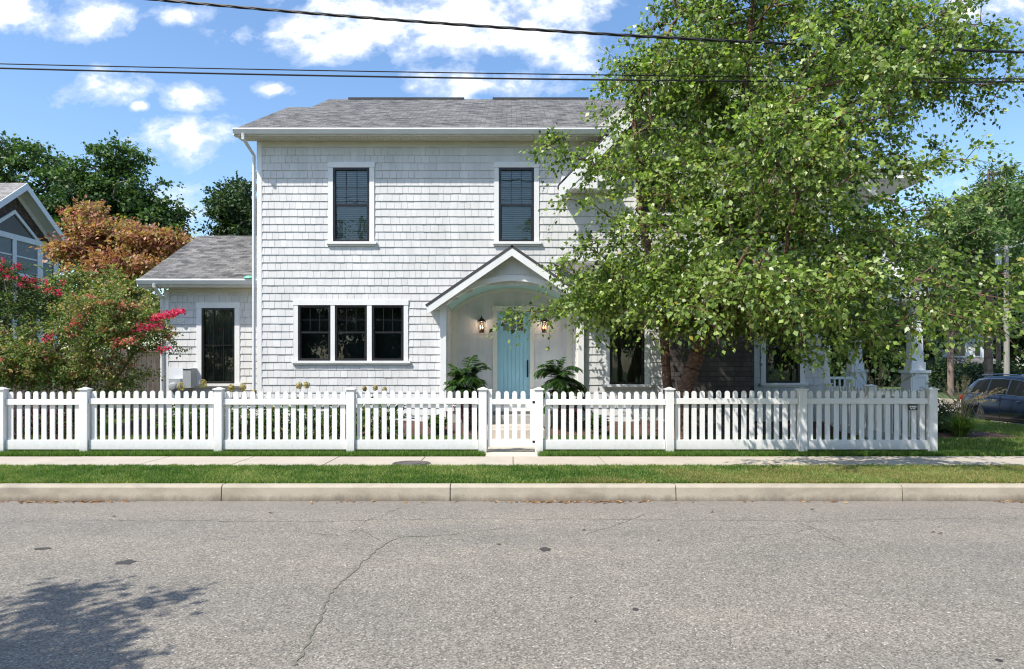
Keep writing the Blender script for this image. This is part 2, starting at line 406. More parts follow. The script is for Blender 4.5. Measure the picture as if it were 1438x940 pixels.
for (cx, cy, rx, ry, a) in CL:
    du = b.math('MULTIPLY', b.math('SUBTRACT', u, (cx - 719) / 1000), 1000 / rx)
    dv = b.math('MULTIPLY', b.math('SUBTRACT', v, (515 - cy) / 1000), 1000 / ry)
    d = b.math('SQRT', b.math('ADD', b.math('MULTIPLY', du, du), b.math('MULTIPLY', dv, dv)))
    m = b.math('MULTIPLY', b.math('SUBTRACT', 1.35, d), a)
    acc = m if acc is None else b.math('MAXIMUM', acc, m)
nz = b.noise(9, 8, .62, b.mapv(cv.outputs[0], (1, 1.5, 1)), dist=.25)
nz2 = b.noise(26, 6, .6, b.mapv(cv.outputs[0], (1, 1.3, 1)))
den = b.math('ADD', acc, b.math('MULTIPLY', b.math('SUBTRACT', nz, .5), 3.6))
den = b.math('ADD', den, b.math('MULTIPLY', b.math('SUBTRACT', nz2, .5), 1.3))
cf = b.ramp(b.math('MULTIPLY', den, .5), [(.10, (0,)), (.30, (.35,)), (.55, (1,))])
core = b.ramp(b.math('MULTIPLY', den, .5), [(.3, (5.9, 6.3, 7.2)), (.58, (8.2, 8.3, 8.5)), (.95, (6.7, 6.95, 7.5))])
hs = b.n('ShaderNodeHueSaturation', Saturation=1.12, Value=1.32); t.links.new(sky.outputs[0], hs.inputs['Color'])
skc = b.mix(cf, hs.outputs[0], core)
t.links.new(skc, bg.inputs[0]); wo = b.n('ShaderNodeOutputWorld'); t.links.new(bg.outputs[0], wo.inputs[0])
scene.view_settings.view_transform = 'Standard'; scene.view_settings.look = 'None'
scene.view_settings.exposure = .50; scene.view_settings.gamma = 1
scene.cycles.max_bounces = 6; scene.cycles.diffuse_bounces = 4; scene.cycles.transparent_max_bounces = 8
scene.cycles.glossy_bounces = 3; scene.cycles.transmission_bounces = 3; scene.cycles.sample_clamp_indirect = 6
scene.cycles.caustics_reflective = False; scene.cycles.caustics_refractive = False
scene.cycles.use_denoising = True
scene.cycles.filter_width = 1.15

# ---------------------------------------------------------------- setting
def struct(mb, name, mat, **k): return tag(mb.build(name, mat, **k), kind='structure')
mb = MB(); mb.face([(-400,-300,-.05),(400,-300,-.05),(400,900,-.05),(-400,900,-.05)]); struct(mb, 'ground', M['groundmat'])
mb = MB(); mb.face([(-80,-.6,0),(80,-.6,0),(80,9.6,0),(-80,9.6,0)]); struct(mb, 'road', M['asphalt'])
mb = MB(); mb.box(-80, 80, -14, -.6, -.2, .15); struct(mb, 'near_verge', M['turfbase'])
mb = MB(); mb.face([(13.95,9.6,.004),(21.5,9.6,.004),(21.5,120,.004),(13.95,120,.004)]); struct(mb, 'side_road', asphalt('pale_asphalt', 1.05))
mb = MB(); mb.box(-80, 13.80, 9.70, 70, -.2, .205); mb.box(21.65, 120, 9.70, 160, -.2, .19); struct(mb, 'yard', M['turfbase'])
mb = MB(); mb.box(13.8, 13.95, 9.7, 60, -.1, .21); mb.box(21.5, 21.65, 9.7, 60, -.1, .21); struct(mb, 'side_kerb', M['kerb'], bevel=.02)
# kerb
mb = MB(); js = [-80, -16.1, -13.05, -10.0, -6.95, -3.9, -.83, 2.2, 5.24, 8.29, 11.3, 13.8]
for a, c in zip(js[:-1], js[1:]):
    mb.prism([(9.535, -.1), (9.56, .18), (9.59, .212), (9.70, .214), (9.70, -.1)], 'x', a + .007, c - .007)
struct(mb, 'kerb', M['kerb'])
mb = MB()
xs = [X_(p, 12) for p in (-900, -640, -390, -150)] + [-7.6, -6.05, -4.55, -3.05, -1.53, .02, 1.53, 3.05, 4.6, 6.1, 7.6, 9.1, 10.6, 12.2, 13.78]
for a, c in zip(xs[:-1], xs[1:]): mb.box(a + .006, c - .006, 11.40, 12.57, .1, .219 + random.uniform(-.002, .002))
struct(mb, 'sidewalk', M['walk'], bevel=.006)
mb = MB(); mb.box(-.47, .46, 12.576, 15.6, .1, .224); mb.box(-.72, .72, 15.6, 17.2, .1, .42); struct(mb, 'garden_path', M['path'], bevel=.008)
# mulch bed mounded against the house
def mulchz(x, y): 
    k = min(1, max(0, (y - 16.1) / 1.7)); k = k * k * (3 - 2 * k)
    return .17 + .27 * k + .03 * math.sin(x * 5.1) * math.sin(y * 7) + random.uniform(-.012, .012)
mb = MB()
def bed(x0, x1, y0, y1, hf, st=.12):
    nx = int((x1 - x0) / st) + 1; ny = int((y1 - y0) / st) + 1; i0 = len(mb.v); vs = []; fs = []
    for j in range(ny + 1):
        for i in range(nx + 1):
            x = x0 + (x1 - x0) * i / nx; y = y0 + (y1 - y0) * j / ny; vs.append((x, y, hf(x, y)))
    for j in range(ny):
        for i in range(nx):
            a = j * (nx + 1) + i; fs.append((a, a + 1, a + nx + 2, a + nx + 1))
    mb.idx(vs, fs)
bed(-9.6, -.75, 16.0, 18.9, mulchz); bed(.75, 7.9, 16.0, 17.86, mulchz)
bed(-9.5, -2.4, 13.75, 15.2, lambda x, y: .19 + .055 * math.sin(max(0, min(1, (y - 13.75) / 1.45)) * math.pi) + random.uniform(-.01, .01))
bed(9.0, 11.6, 15.5, 18.0, lambda x, y: .19 + .04 * math.sin((y - 15.5) / 2.5 * math.pi) + random.uniform(-.01, .01))
struct(mb, 'mulch_bed', M['mulch'])

# cracks and stains in the road
def road_pt(px, py): D = CZ / (py - 515) * 1000; return ((px - 719) / 1000 * D, D)
def ribbon(mb, pts, w0, w1, z, step=.05, jit=.010):
    P = []; ox = oy = 0
    for (a, c) in zip(pts[:-1], pts[1:]):
        L = math.hypot(c[0]-a[0], c[1]-a[1]); n = max(1, int(L / step))
        for i in range(n): ox = ox * .93 + random.uniform(-1, 1) * jit * 2; oy = oy * .93 + random.uniform(-1, 1) * jit * 2; P.append((a[0] + (c[0]-a[0]) * i / n + ox, a[1] + (c[1]-a[1]) * i / n + oy))
    P.append(pts[-1]); n = len(P)
    L = []; Rr = []
    for i, p in enumerate(P):
        q0 = P[max(0, i-1)]; q1 = P[min(n-1, i+1)]; dx, dy = q1[0]-q0[0], q1[1]-q0[1]; l = math.hypot(dx, dy) or 1
        ww = (w0 + (w1 - w0) * i / n) * random.uniform(.35, 1.3) / 2
        L.append((p[0] - dy/l*ww, p[1] + dx/l*ww, z)); Rr.append((p[0] + dy/l*ww, p[1] - dx/l*ww, z))
    for i in range(n - 1): mb.face([Rr[i], Rr[i+1], L[i+1], L[i]])
M['crack'] = soil('crack_fill', (.10, .095, .075), (.26, .235, .19), 12)
mb = MB()
main = [road_pt(*p) for p in ((420,935),(440,895),(452,862),(455,850),(490,815),(508,795),(522,782),(540,765),(560,757),(620,752),(680,745),(720,738))]
ribbon(mb, main, .022, .009, .004)
ribbon(mb, [road_pt(*p) for p in ((540,765),(505,742),(470,752),(420,745),(330,748))], .010, .006, .004)
ribbon(mb, [road_pt(*p) for p in ((500,742),(520,728),(560,712),(600,706))], .008, .006, .004)
ribbon(mb, [road_pt(*p) for p in ((1050,755),(1110,748),(1150,742),(1190,760))], .010, .007, .004)
ribbon(mb, [road_pt(*p) for p in ((1120,735),(1145,742),(1180,765),(1195,772))], .014, .009, .004)
ribbon(mb, [road_pt(*p) for p in ((820,752),(870,735),(905,722))], .010, .008, .004)
ribbon(mb, [road_pt(*p) for p in ((0,733),(200,730),(420,733),(700,728),(1000,731),(1438,728))], .010, .010, .004)
struct(mb, 'road_cracks', M['crack'])
M['tar'] = simple('tar_spot', (.05, .045, .04), .7, .2)
mb = MB()
for (px, py, rx, ry) in ((765,772,9,3),(892,856,5,2.2),(1403,928,5,2.4),(60,771,12,2),(177,790,14,3.4),(836,873,2,1),(802,840,2,1)):
    cx, cy = road_pt(px, py); D = cy; pts = []
    for k in range(14):
        a = k / 14 * 6.283; q = random.uniform(.7, 1.15); pts.append((cx + rx / 1000 * D * math.cos(a) * q, cy + ry / 1000 * D * D / CZ * math.sin(a) * q, .004))
    mb.face(pts)
struct(mb, 'road_stains', M['tar'])
# manhole cover
D = 11.66; cx = X_(578, D); rt = root('manhole_cover', (cx, D, .222), 'round rusty iron cover set flush in the pale sidewalk', 'manhole cover')
mb = MB(); mb.lathe([(.31, -.03), (.31, .004), (.285, .004), (.28, -.003), (.26, -.003), (.255, .006), (.2, .006), (.195, .001), (.15, .001), (.145, .007), (0.01, .007)], (cx, D, .222), 32)
mb.build('cover', M['iron_cover'], rt)

# ---------------------------------------------------------------- grass
rng = np.random.default_rng(5)
def blades(n, xr, yr, z, h, wd, lean=.35, keep=None, zf=None, drybias=None):
    x = rng.uniform(*xr, n); y = rng.uniform(*yr, n)
    if keep is not None:
        k = keep(x, y); x, y = x[k], y[k]; n = len(x)
    zz = np.full(n, z) if zf is None else zf(x, y)
    a = rng.uniform(0, 2 * np.pi, n); hh = h * rng.uniform(.5, 1.25, n)
    la = rng.uniform(0, 2 * np.pi, n); ll = hh * np.abs(rng.normal(0, lean, n))
    w2 = wd * rng.uniform(.6, 1.3, n) / 2
    V = np.zeros((n, 3, 3)); V[:, 0] = np.stack([x - np.cos(a) * w2, y - np.sin(a) * w2, zz], 1)
    V[:, 1] = np.stack([x + np.cos(a) * w2, y + np.sin(a) * w2, zz], 1)
    V[:, 2] = np.stack([x + np.cos(la) * ll, y + np.sin(la) * ll, zz + hh], 1)
    r = rng.random(n) ** 1.3
    if drybias is not None: r = np.clip(r + drybias(x, y), 0, 1)
    return V.reshape(-1, 3), r
def patch(x, y, s=1.1, ph=0): return np.sin(x * s + ph) * np.sin(y * s * 1.7 + x * .6 + ph) + .5 * np.sin(x * s * 2.7 + y * 2.1 + ph)
def db(x, y): # drier towards the right-hand half of the verge
    q = np.clip((x - 1.2) / 3.2, 0, 1) * (.42 + .2 * patch(x, y, 1.6)) * np.clip(1.15 - (y - 9.7) / 1.9, .3, 1)
    return .12 * patch(x, y, 1.3) + q
V1, r1 = blades(230000, (-9.0, 9.2), (9.71, 11.46), .205, .045, .013, .9, drybias=lambda x, y: .16 * patch(x, y, 1.3) + .1 * patch(x, y, 5) + np.clip((x - 1.2) / 3, 0, 1) * .25, keep=lambda x, y: (y < 11.40 + .03 * np.sin(x * 9) + .02 * np.sin(x * 23)))
g = np_mesh('verge_grass', V1, 3, r1, M['grass'], loc=(0, 10.5, .205)); tag(g, 'strip of green grass between the kerb and the sidewalk', 'grass', kind='stuff')
V1, r1 = blades(150000, (.6, 9.2), (9.71, 11.25), .205, .046, .012, .9, keep=lambda x, y: (patch(x, y, 1.6) + (x - 2.0) * .3 - (y - 9.7) * .75 + rng.normal(0, .35, len(x)) > .05))
g = np_mesh('dry_grass', V1, 3, r1, M['drygrass'], loc=(0, 10.5, .205)); tag(g, 'tan sun dried grass along the kerb on the right half', 'grass', kind='stuff')
V1, r1 = blades(80000, (-10.5, 11.5), (12.62, 13.02), .205, .075, .010, .6, keep=lambda x, y: ~((x > -.5) & (x < .5)) & (y > 12.62 + .03 * np.sin(x * 7)))
g = np_mesh('edging_grass', V1, 3, r1 * .8, M['grass'], loc=(0, 12.8, .205)); tag(g, 'narrow strip of dark green turf between sidewalk and picket fence', 'grass', kind='stuff')
V1, r1 = blades(150000, (-12.5, 8.0), (13.02, 17.0), .205, .06, .012, .5, keep=lambda x, y: ~((x > -.6) & (x < .6)) & ~((x < -2.4) & (x > -9.5) & (y > 13.8) & (y < 15.15)) & ~((y > 16.15) & (x > -9.6)))
g = np_mesh('front_lawn', V1, 3, r1, M['grass'], loc=(0, 14, .205)); tag(g, 'lawn behind the picket fence in front of the house', 'grass', kind='stuff')
V1, r1 = blades(120000, (7.9, 13.78), (12.62, 24), .205, .065, .014, .7, keep=lambda x, y: ~((x > 9.2) & (x < 11.4) & (y > 15.7) & (y < 17.8)))
g = np_mesh('side_lawn', V1, 3, np.clip(r1 + .12, 0, 1), M['grass'], loc=(12, 16, .205)); tag(g, 'sunny lawn at the right beyond the end of the picket fence', 'grass', kind='stuff')
V1, r1 = blades(60000, (-17, -9.5), (16, 24.5), .205, .08, .02, .5)
g = np_mesh('back_lawn', V1, 3, r1, M['grass'], loc=(-13, 20, .205)); tag(g, 'shaded lawn left of the house behind the fence', 'grass', kind='stuff')
# leaf litter in the gutter
n = 1500; x = rng.uniform(-7.2, 7.5, n); sel = (np.sin(x * 1.9) + np.sin(x * .83 + 1) + rng.normal(0, .7, n)) > .7; x = x[sel]; n = len(x)
y = 9.52 - np.abs(rng.normal(0, .06, n)); V = []
for i in range(n):
    a = rng.uniform(0, 6.28); s = rng.uniform(.014, .042); tl = rng.uniform(.002, .012)
    ca, sa = math.cos(a) * s, math.sin(a) * s
    V += [(x[i]-ca, y[i]-sa, .006), (x[i]+sa*.5, y[i]-ca*.5, .008+tl), (x[i]+ca, y[i]+sa, .007+tl), (x[i]-sa*.5, y[i]+ca*.5, .006)]
for px, py in ((1320,750),(1310,748),(820,745),(530,690),(925,760),(1000,720),(380,721),(160,726),(700,765),(1140,716)):
    X, Y = road_pt(px, py) ; s = .03; V += [(X-s, Y, .006), (X, Y-s*.7, .02), (X+s, Y, .01), (X, Y+s*.7, .008)]
g = np_mesh('fallen_leaves', V, 4, rng.random(len(V) // 4), M['litter'], loc=(0, 9.4, .0)); tag(g, 'brown leaf litter scattered along the foot of the kerb', 'leaves', kind='stuff')

# ---------------------------------------------------------------- picket fence
FY = 13.16
PK = [(-.5, 0), (.5, 0)]
def picket(mb, cx, y, z0, z1, wd=.09, th=.022, ax='x'):
    r = wd / 2; top = [(cx + r * math.cos(a), z1 - r + r * math.sin(a)) for a in [math.pi * k / 8 for k in range(9)]]
    poly = [(cx - r, z0), (cx + r, z0)] + top
    mb.prism(poly, 'y', y, y + th) if ax == 'x' else mb.prism(poly, 'x', y, y + th)
def post(parent, x, y, z0=.1, z1=1.375, hw=.074):
    mb = MB(); mb.box(x-hw, x+hw, y-hw, y+hw, z0, z1); p = mb.build('post', M['fence'], parent, bevel=.006)
    mb = MB(); c = hw + .02
    mb.box(x-c, x+c, y-c, y+c, z1, z1+.022)
    q = hw + .004; mb.idx([(x-q,y-q,z1+.022),(x+q,y-q,z1+.022),(x+q,y+q,z1+.022),(x-q,y+q,z1+.022),(x,y,z1+.055)], [(0,1,4),(1,2,4),(2,3,4),(3,0,4)])
    mb.build('post_cap', M['fence'], p, bevel=.003)
def panel(parent, x0, x1, y, ax='x', n=None):
    L = x1 - x0; n = n or max(1, round(L / .155)); off = random.uniform(-.010, .010)
    mb = MB()
    for i in range(n):
        c = x0 + L * (i + .5) / n; picket(mb, c + random.uniform(-.004, .004), y + .004 + random.uniform(0, .003), .42, 1.352 + off + random.uniform(-.005, .005), ax=ax)
    mb.build('pickets', M['fence'], parent)
    mb = MB()
    if ax == 'x': mb.box(x0, x1, y - .03, y + .002, 1.107 + off, 1.212 + off)
    else: mb.box(y - .03, y + .002, x0, x1, 1.107, 1.212)
    mb.build('top_rail', M['fence'], parent, bevel=.004)
    mb = MB()
    if ax == 'x': mb.box(x0, x1, y - .03, y + .03, .275, .452)
    else: mb.box(y - .03, y + .03, x0, x1, .275, .452)
    mb.build('bottom_rail', M['fence'], parent, bevel=.004)
def fx(px): return X_(px, FY)
def run(name, posts, label):
    rt = root(name, (fx(posts[0]), FY, .2), label, 'fence', 'white picket fence around the front garden')
    for p in posts: post(rt, fx(p), FY)
    for a, c in zip(posts[:-1], posts[1:]): panel(rt, fx(a) + .08, fx(c) - .08, FY)
    return rt
run('picket_fence', [-440, -252, -66, 3, 120, 308, 493, 678], 'long white picket fence from the left edge up to the garden gate')
fr = run('picket_fence', [757, 940, 1126, 1308], 'white picket fence right of the garden gate, in front of the birch')
mb = MB(); D = FY - .04; mb.box(X_(1276, D), X_(1288, D), D, D + .012, Z_(576, D), Z_(568, D)); pl = mb.build('sign_plate', M['black'], fr); pl['label'] = 'small dark nameplate with pale lettering'
mb = MB()
for k, (a, c) in enumerate(((1277.2, 1279.4), (1280.0, 1281.8), (1282.4, 1284.6), (1285.2, 1286.8))): mb.box(X_(a, D), X_(c, D), D - .003, D - .001, Z_(572.5, D), Z_(570, D))
for k, (a, c) in enumerate(((1278.5, 1281), (1281.8, 1285.4))): mb.box(X_(a, D), X_(c, D), D - .003, D - .001, Z_(575, D), Z_(573.6, D))
mb.build('lettering', M['trim'], pl)
# return run towards the house
xr = fx(1308); rt = root('picket_fence', (xr, FY + .1, .2), 'short white picket fence running back from the corner post toward the porch', 'fence', 'white picket fence around the front garden')
panel(rt, FY + .08, 15.3, xr, 'y'); post(rt, xr, 15.38); panel(rt, 15.46, 17.4, xr, 'y'); post(rt, xr, 17.48)
# gate
gx0, gx1 = fx(684.8), fx(751.2); rt = root('garden_gate', (gx0, FY, .3), 'closed white picket gate in line with the teal front door', 'gate')
for a, c in ((684.8, 691.3), (744.4, 751.2)):
    mb = MB(); mb.box(fx(a), fx(c), FY - .028, FY + .028, .315, 1.385); mb.build('stile', M['fence'], rt, bevel=.006)
mb = MB()
for px in (699.5, 711.2, 722.8, 734.6): picket(mb, fx(px), FY + .006, .44, 1.352)
mb.build('pickets', M['fence'], rt)
mb = MB(); mb.box(fx(691.3) - .01, fx(744.4) + .01, FY - .025, FY + .004, 1.107, 1.205); mb.build('top_rail', M['fence'], rt, bevel=.004)
mb = MB(); mb.box(fx(691.3) - .01, fx(744.4) + .01, FY - .025, FY + .022, .32, .465); mb.build('bottom_rail', M['fence'], rt, bevel=.004)
mb = MB()
for z in (.42, 1.15): mb = MB(); mb.box(fx(751.5) - .05, fx(751.5) + .03, FY - .035, FY - .029, z - .02, z + .02); mb.build('hinge', M['iron'], rt)

# ---------------------------------------------------------------- house
WY = 17.86
def wx(p): return X_(p, WY)
def wz(p): return Z_(p, WY)
house = root('house', (0, WY, .3), 'two storey pale shingled house with grey roof and arched porch behind the picket fence', 'house')
EX = .192
def shingles(mb, P, zlo, zhi, spans, z0=6.337, t=.023, wr=(.13, .23), ex=EX):
    """P(u, z, out) -> world point; spans(z) -> list of allowed u-intervals for the course"""
    k0 = math.floor((zlo - z0) / ex); z = z0 + k0 * ex
    while z < zhi:
        a0, a1 = max(z, zlo), min(z + ex + .012, zhi)
        if a1 - a0 > .01:
            for (ua, ub) in spans((a0 + a1) / 2):
                u = ua - random.uniform(0, .1)
                while u < ub:
                    wd = random.uniform(*wr); s0 = max(ua, u); s1 = min(ub, u + wd); u += wd
                    if s1 - s0 < .012: continue
                    g = .0028; zb = a0 + random.uniform(-.0025, .0025); tt = t * random.uniform(.88, 1.1)
                    A = P(s0 + g, zb, tt); B = P(s1 - g, zb, tt); C_ = P(s1 - g, a1, .004); D_ = P(s0 + g, a1, .004)
                    A2 = P(s0 + g, zb, 0); B2 = P(s1 - g, zb, 0)
                    mb.idx([A, B, C_, D_, A2, B2, P(s0 + g, a1, 0), P(s1 - g, a1, 0)], [(0,1,2,3),(4,5,1,0),(0,3,6,4),(1,5,7,2)])
        z += ex
def sub(iv, holes):
    out = [iv]
    for (a, c) in holes:
        nxt = []
        for (p, q) in out:
            if c <= p or a >= q: nxt.append((p, q)); continue
            if a > p: nxt.append((p, a))
            if c < q: nxt.append((c, q))
        out = nxt
    return out
# windows: list of (px0, px1, py0, py1, D, kind)
holes_main = [(wx(461), wx(527), wz(346), wz(228)), (wx(694), wx(757), wz(346), wz(228)), (wx(412), wx(574), wz(513), wz(421)),
              (wx(849), wx(912), wz(546), wz(428)), (wx(1068), wx(1130), wz(544), wz(428)), (wx(891), wx(955), wz(306), wz(220))]
GX, GS = 5.03, 1.035; GZP = 6.28 + 3.88 * GS   # front gable centre, slope, peak
PS = .69; PZP = 4.79                            # porch gable
def main_spans(z):
    iv = (wx(361), wx(1163)); hs = [(h[0], h[1]) for h in holes_main if h[2] < z < h[3]]
    if z < 3.94:
        hwid = 1.66 if z < 3.35 else math.sqrt(max(0, 2.57 ** 2 - (z - 1.37) ** 2))
        hs.append((-hwid, hwid))
    if z < 4.4: hs.append((3.86, 5.95))
    return sub(iv, hs)
Pm = lambda u, z, o: (u, WY - o, z)
mb = MB(); shingles(mb, Pm, .43, 7.5, main_spans)
# gable triangle above the main eave
def gab_spans(z):
    h = (GZP - .25 - z) / GS; return [(GX - h, GX + h)] if h > 0 else []
shingles(mb, Pm, 7.5, GZP - .3, gab_spans)
wall = mb.build('wall', M['shingle'], house)
# backing boards behind the shingles, with openings left for windows and porch
def backing(mb, iv, z0, z1, holes, y, th=.15):
    zs = sorted(set([z0, z1] + [max(z0, min(z1, h[k])) for h in holes for k in (2, 3)]))
    for a, c in zip(zs[:-1], zs[1:]):
        if c - a < 1e-4: continue
        m_ = (a + c) / 2
        for (p, q) in sub(iv, [(h[0], h[1]) for h in holes if h[2] < m_ < h[3]]): mb.box(p, q, y + .001, y + th, a, c)
mb = MB()
ins = lambda h, D: (h[0] + .07, h[1] - .07, h[2] + .06, h[3] - .07)
bh = [ins(h, WY) for h in holes_main] + [(-1.62, 1.62, 0, 4.0)]
backing(mb, (wx(363), wx(1163)), .2, 7.45, bh, WY)
mb.prism([(GX - 3.4, 7.45), (GX + 3.4, 7.45), (GX, GZP - .3)], 'y', WY + .001, WY + .15)
mb.box(wx(363), wx(363) + .15, WY + .15, 29.5, .2, 7.45); mb.box(wx(1163) - .15, wx(1163), WY + .15, 29.5, .2, 7.45); mb.box(wx(363), wx(1163), 29.35, 29.5, .2, 7.45)
mb.build('wall_sheathing', M['soffit'], house)
mb = MB(); mb.box(wx(361), wx(368), WY - .026, WY + .05, .42, 7.44); mb.build('corner_board', M['trim'], house, bevel=.003)
mb = MB(); mb.box(wx(1157), wx(1165), WY - .026, WY + .05, .42, 7.44); mb.build('corner_board', M['trim'], house, bevel=.003)
mb = MB(); mb.box(wx(363), -1.65, WY - .03, WY - .001, .36, .44); mb.build('foundation_strip', M['walk'], house); mb = MB(); mb.box(1.65, wx(1163), WY - .03, WY - .001, .36, .44); mb.build('foundation_strip', M['walk'], house)

def window(D, frames, head, sill, trimx, py0, py1, blinds=None, mids=None, grille=(3, 2), cname='blind', single=False):
    """frames: list of (px0,px1) of black sashes; py0/py1 top and bottom of the sash; builds one window part per sash unit"""
    x = lambda p: X_(p, D); z = lambda p: Z_(p, D)
    y = D
    for i, (a, c) in enumerate(frames):
        xa, xb, zb, zt = x(a), x(c), z(py1), z(py0)
        fw = .055
        mb = MB()
        mb.box(xa, xa + fw, y - .02, y + .07, zb, zt); mb.box(xb - fw, xb, y - .02, y + .07, zb, zt)
        mb.box(xa + fw, xb - fw, y - .02, y + .07, zb, zb + fw); mb.box(xa + fw, xb - fw, y - .02, y + .07, zt - fw, zt)
        wn = mb.build('window', M['black'], house, bevel=.004)
        zm = z(mids) if mids else (zb + zt) / 2
        mb = MB()
        if not single:
            mb.box(xa + fw, xb - fw, y + .005, y + .055, zm - .022, zm + .022)
            mb.box(xa + fw, xa + fw + .02, y + .02, y + .055, zb + fw, zm - .022); mb.box(xb - fw - .02, xb - fw, y + .02, y + .055, zb + fw, zm - .022)
            gx = xb - xa - 2 * fw
            for k in range(1, grille[0]): mb.box(xa + fw + gx * k / grille[0] - .006, xa + fw + gx * k / grille[0] + .006, y + .012, y + .024, zm + .022, zt - fw)
            for k in range(1, grille[1]):
                zz = zm + (zt - fw - zm) * k / grille[1]; mb.box(xa + fw, xb - fw, y + .013, y + .023, zz - .006, zz + .006)
        else:
            mb.box(xa + fw, xb - fw, y + .005, y + .05, zm - .012, zm + .012)
            for k in (1, 2):
                gx = xb - xa - 2 * fw; mb.box(xa + fw + gx * k / 3 - .007, xa + fw + gx * k / 3 + .007, y + .012, y + .022, zb + fw, zt - fw)
        mb.build('sash', M['black'], wn)
        mb = MB(); mb.face([(xa + fw, y + .035, zb + fw), (xb - fw, y + .035, zb + fw), (xb - fw, y + .035, zt - fw), (xa + fw, y + .035, zt - fw)]); mb.build('pane', M['glass'], wn)
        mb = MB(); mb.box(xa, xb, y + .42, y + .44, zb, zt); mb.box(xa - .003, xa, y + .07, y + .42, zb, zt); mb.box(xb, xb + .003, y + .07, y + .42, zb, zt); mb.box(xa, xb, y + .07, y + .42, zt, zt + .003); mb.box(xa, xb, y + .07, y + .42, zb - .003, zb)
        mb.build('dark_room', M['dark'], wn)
        if blinds == 'slats':
            mb = MB(); zz = zb + fw
            while zz < zt - fw:
                T = Matrix.Translation((0, y + .085, zz)) @ Matrix.Rotation(R(52), 4, 'X'); mb.box(xa + .06, xb - .06, -.025, .025, -.0015, .0015, T=T); zz += .048
            mb.build('blind', M['blind'], wn)
        elif blinds == 'curtain':
            mb = MB(); n = 40; A = []
            for k in range(n + 1):
                xx = xa + .04 + (xb - xa - .08) * k / n; A.append((xx, y + .16 + .02 * math.sin(k * 1.3)))
            for k in range(n): mb.face([(A[k][0], A[k][1], zb), (A[k+1][0], A[k+1][1], zb), (A[k+1][0], A[k+1][1], zt), (A[k][0], A[k][1], zt)])
            mb.build('curtain', M['curtain'], wn)
    t0, t1 = trimx
    mb = MB(); yy = y - .034
    mb.box(x(t0) - .01, x(t1) + .01, yy - .008, y, z(py0) + .001, z(head))
    mb.box(x(t0), x(frames[0][0]), yy, y, z(py1), z(py0)); mb.box(x(frames[-1][1]), x(t1), yy, y, z(py1), z(py0))
    for (a, c), (e, f) in zip(frames[:-1], frames[1:]): mb.box(x(c), x(e), yy, y, z(py1), z(py0))
    mb.build('window_trim', M['trim'], house, bevel=.003)
    mb = MB(); mb.box(x(t0) - .03, x(t1) + .06, y - .085, y, z(py1 + 3.6), z(py1)); mb.box(x(t0) - .0, x(t1) + .03, y - .04, y, z(sill), z(py1 + 3.6)); mb.build('window_sill', M['trim'], house, bevel=.004)
window(WY, [(468, 519)], 228, 346, (461, 526), 236, 340, 'slats', 288)
window(WY, [(700.5, 750)], 228, 346, (694, 757), 236, 340, 'slats', 288)
window(WY, [(419, 464.6), (470.7, 515.7), (522.4, 567.2)], 421.5, 513, (412.5, 573.5), 429, 507, None, 467)
window(WY, [(856, 905)], 429, 546, (849, 912), 437, 540, 'curtain', 488)
window(WY, [(1075, 1123)], 429, 544, (1068, 1130), 437, 538, None, 487)
window(WY, [(898, 948)], 220, 306, (891, 955), 228, 300, 'slats', 264)
WD = 19.0
window(WD, [(283.5, 330)], 425, 545, (276.5, 337), 433, 539, 'curtain', 485, single=True)

# wing wall
mb = MB(); Pw = lambda u, z, o: (u, WD - o, z)
hw = (X_(276.5, WD), X_(337, WD), Z_(545, WD), Z_(425, WD))
shingles(mb, Pw, .43, 3.85, lambda z: sub((X_(232, WD), wx(363)), [(hw[0], hw[1])] if hw[2] < z < hw[3] else []), z0=Z_(455.8, WD), ex=.195)
mb.build('wing_wall', M['shingle'], house)
mb = MB(); backing(mb, (X_(232, WD), wx(363)), .2, 3.84, [ins(hw, WD)], WD); mb.box(X_(232, WD), X_(232, WD) + .15, WD + .15, 25.2, .2, 3.84); mb.build('wing_sheathing', M['soffit'], house)
mb = MB(); mb.box(X_(231, WD), X_(237, WD), WD - .026, WD + .05, .42, 3.84); mb.build('corner_board', M['trim'], house, bevel=.003)

# roofs
def slope(mb, pts, u=None, vdir=None, th=.05):
    """roof plane from 3-4 world points (first edge along the eave) with a thin underside"""
    p = [Vector(q) for q in pts]; e = (p[1] - p[0]).normalized(); nrm = (p[1] - p[0]).cross(p[-1] - p[0]).normalized()
    if nrm.z < 0: nrm = -nrm
    up = nrm.cross(e).normalized()
    if up.z < 0: up = -up
    uv = [((q - p[0]).dot(e) + 3.1, (q - p[0]).dot(up) + 2.3) for q in p]
    mb.face(p, uv=uv); q2 = [q - nrm * th for q in p]
    mb.face(q2[::-1], uv=uv[::-1])
    for i in range(len(p)):
        j = (i + 1) % len(p); mb.face([p[i], p[j], q2[j], q2[i]], uv=[(0, 0), (.1, 0), (.1, .1), (0, .1)])
PI_ = .49; EY = WY - .45; EZ = 7.62; RXL = -6.79; RX2 = -6.09; RR = 9.9
rA = 21.6; zA = EZ + PI_ * (rA - EY); rB = 23.7; zB = EZ + PI_ * (rB - EY)
mb = MB()
slope(mb, [(RXL, EY, EZ), (RX2, EY, EZ), (RX2, rA, zA), (RXL, rA, zA)])
slope(mb, [(RX2, EY, EZ), (RR - 1.4, EY, EZ), (RR - 1.4, rB, zB), (RX2, rB, zB)])
slope(mb, [(RR - 1.4, 30.0, EZ), (RX2, 30.0, EZ), (RX2, rB, zB), (RR - 1.4, rB, zB)])
slope(mb, [(RX2, 25.8, EZ), (RXL, 25.8, EZ), (RXL, rA, zA), (RX2, rA, zA)])
mb.prism([(WY - .1, EZ - .02), (rB, zB - .08), (29.8, EZ - .02)], 'x', RX2 + .02, RX2 + .12)
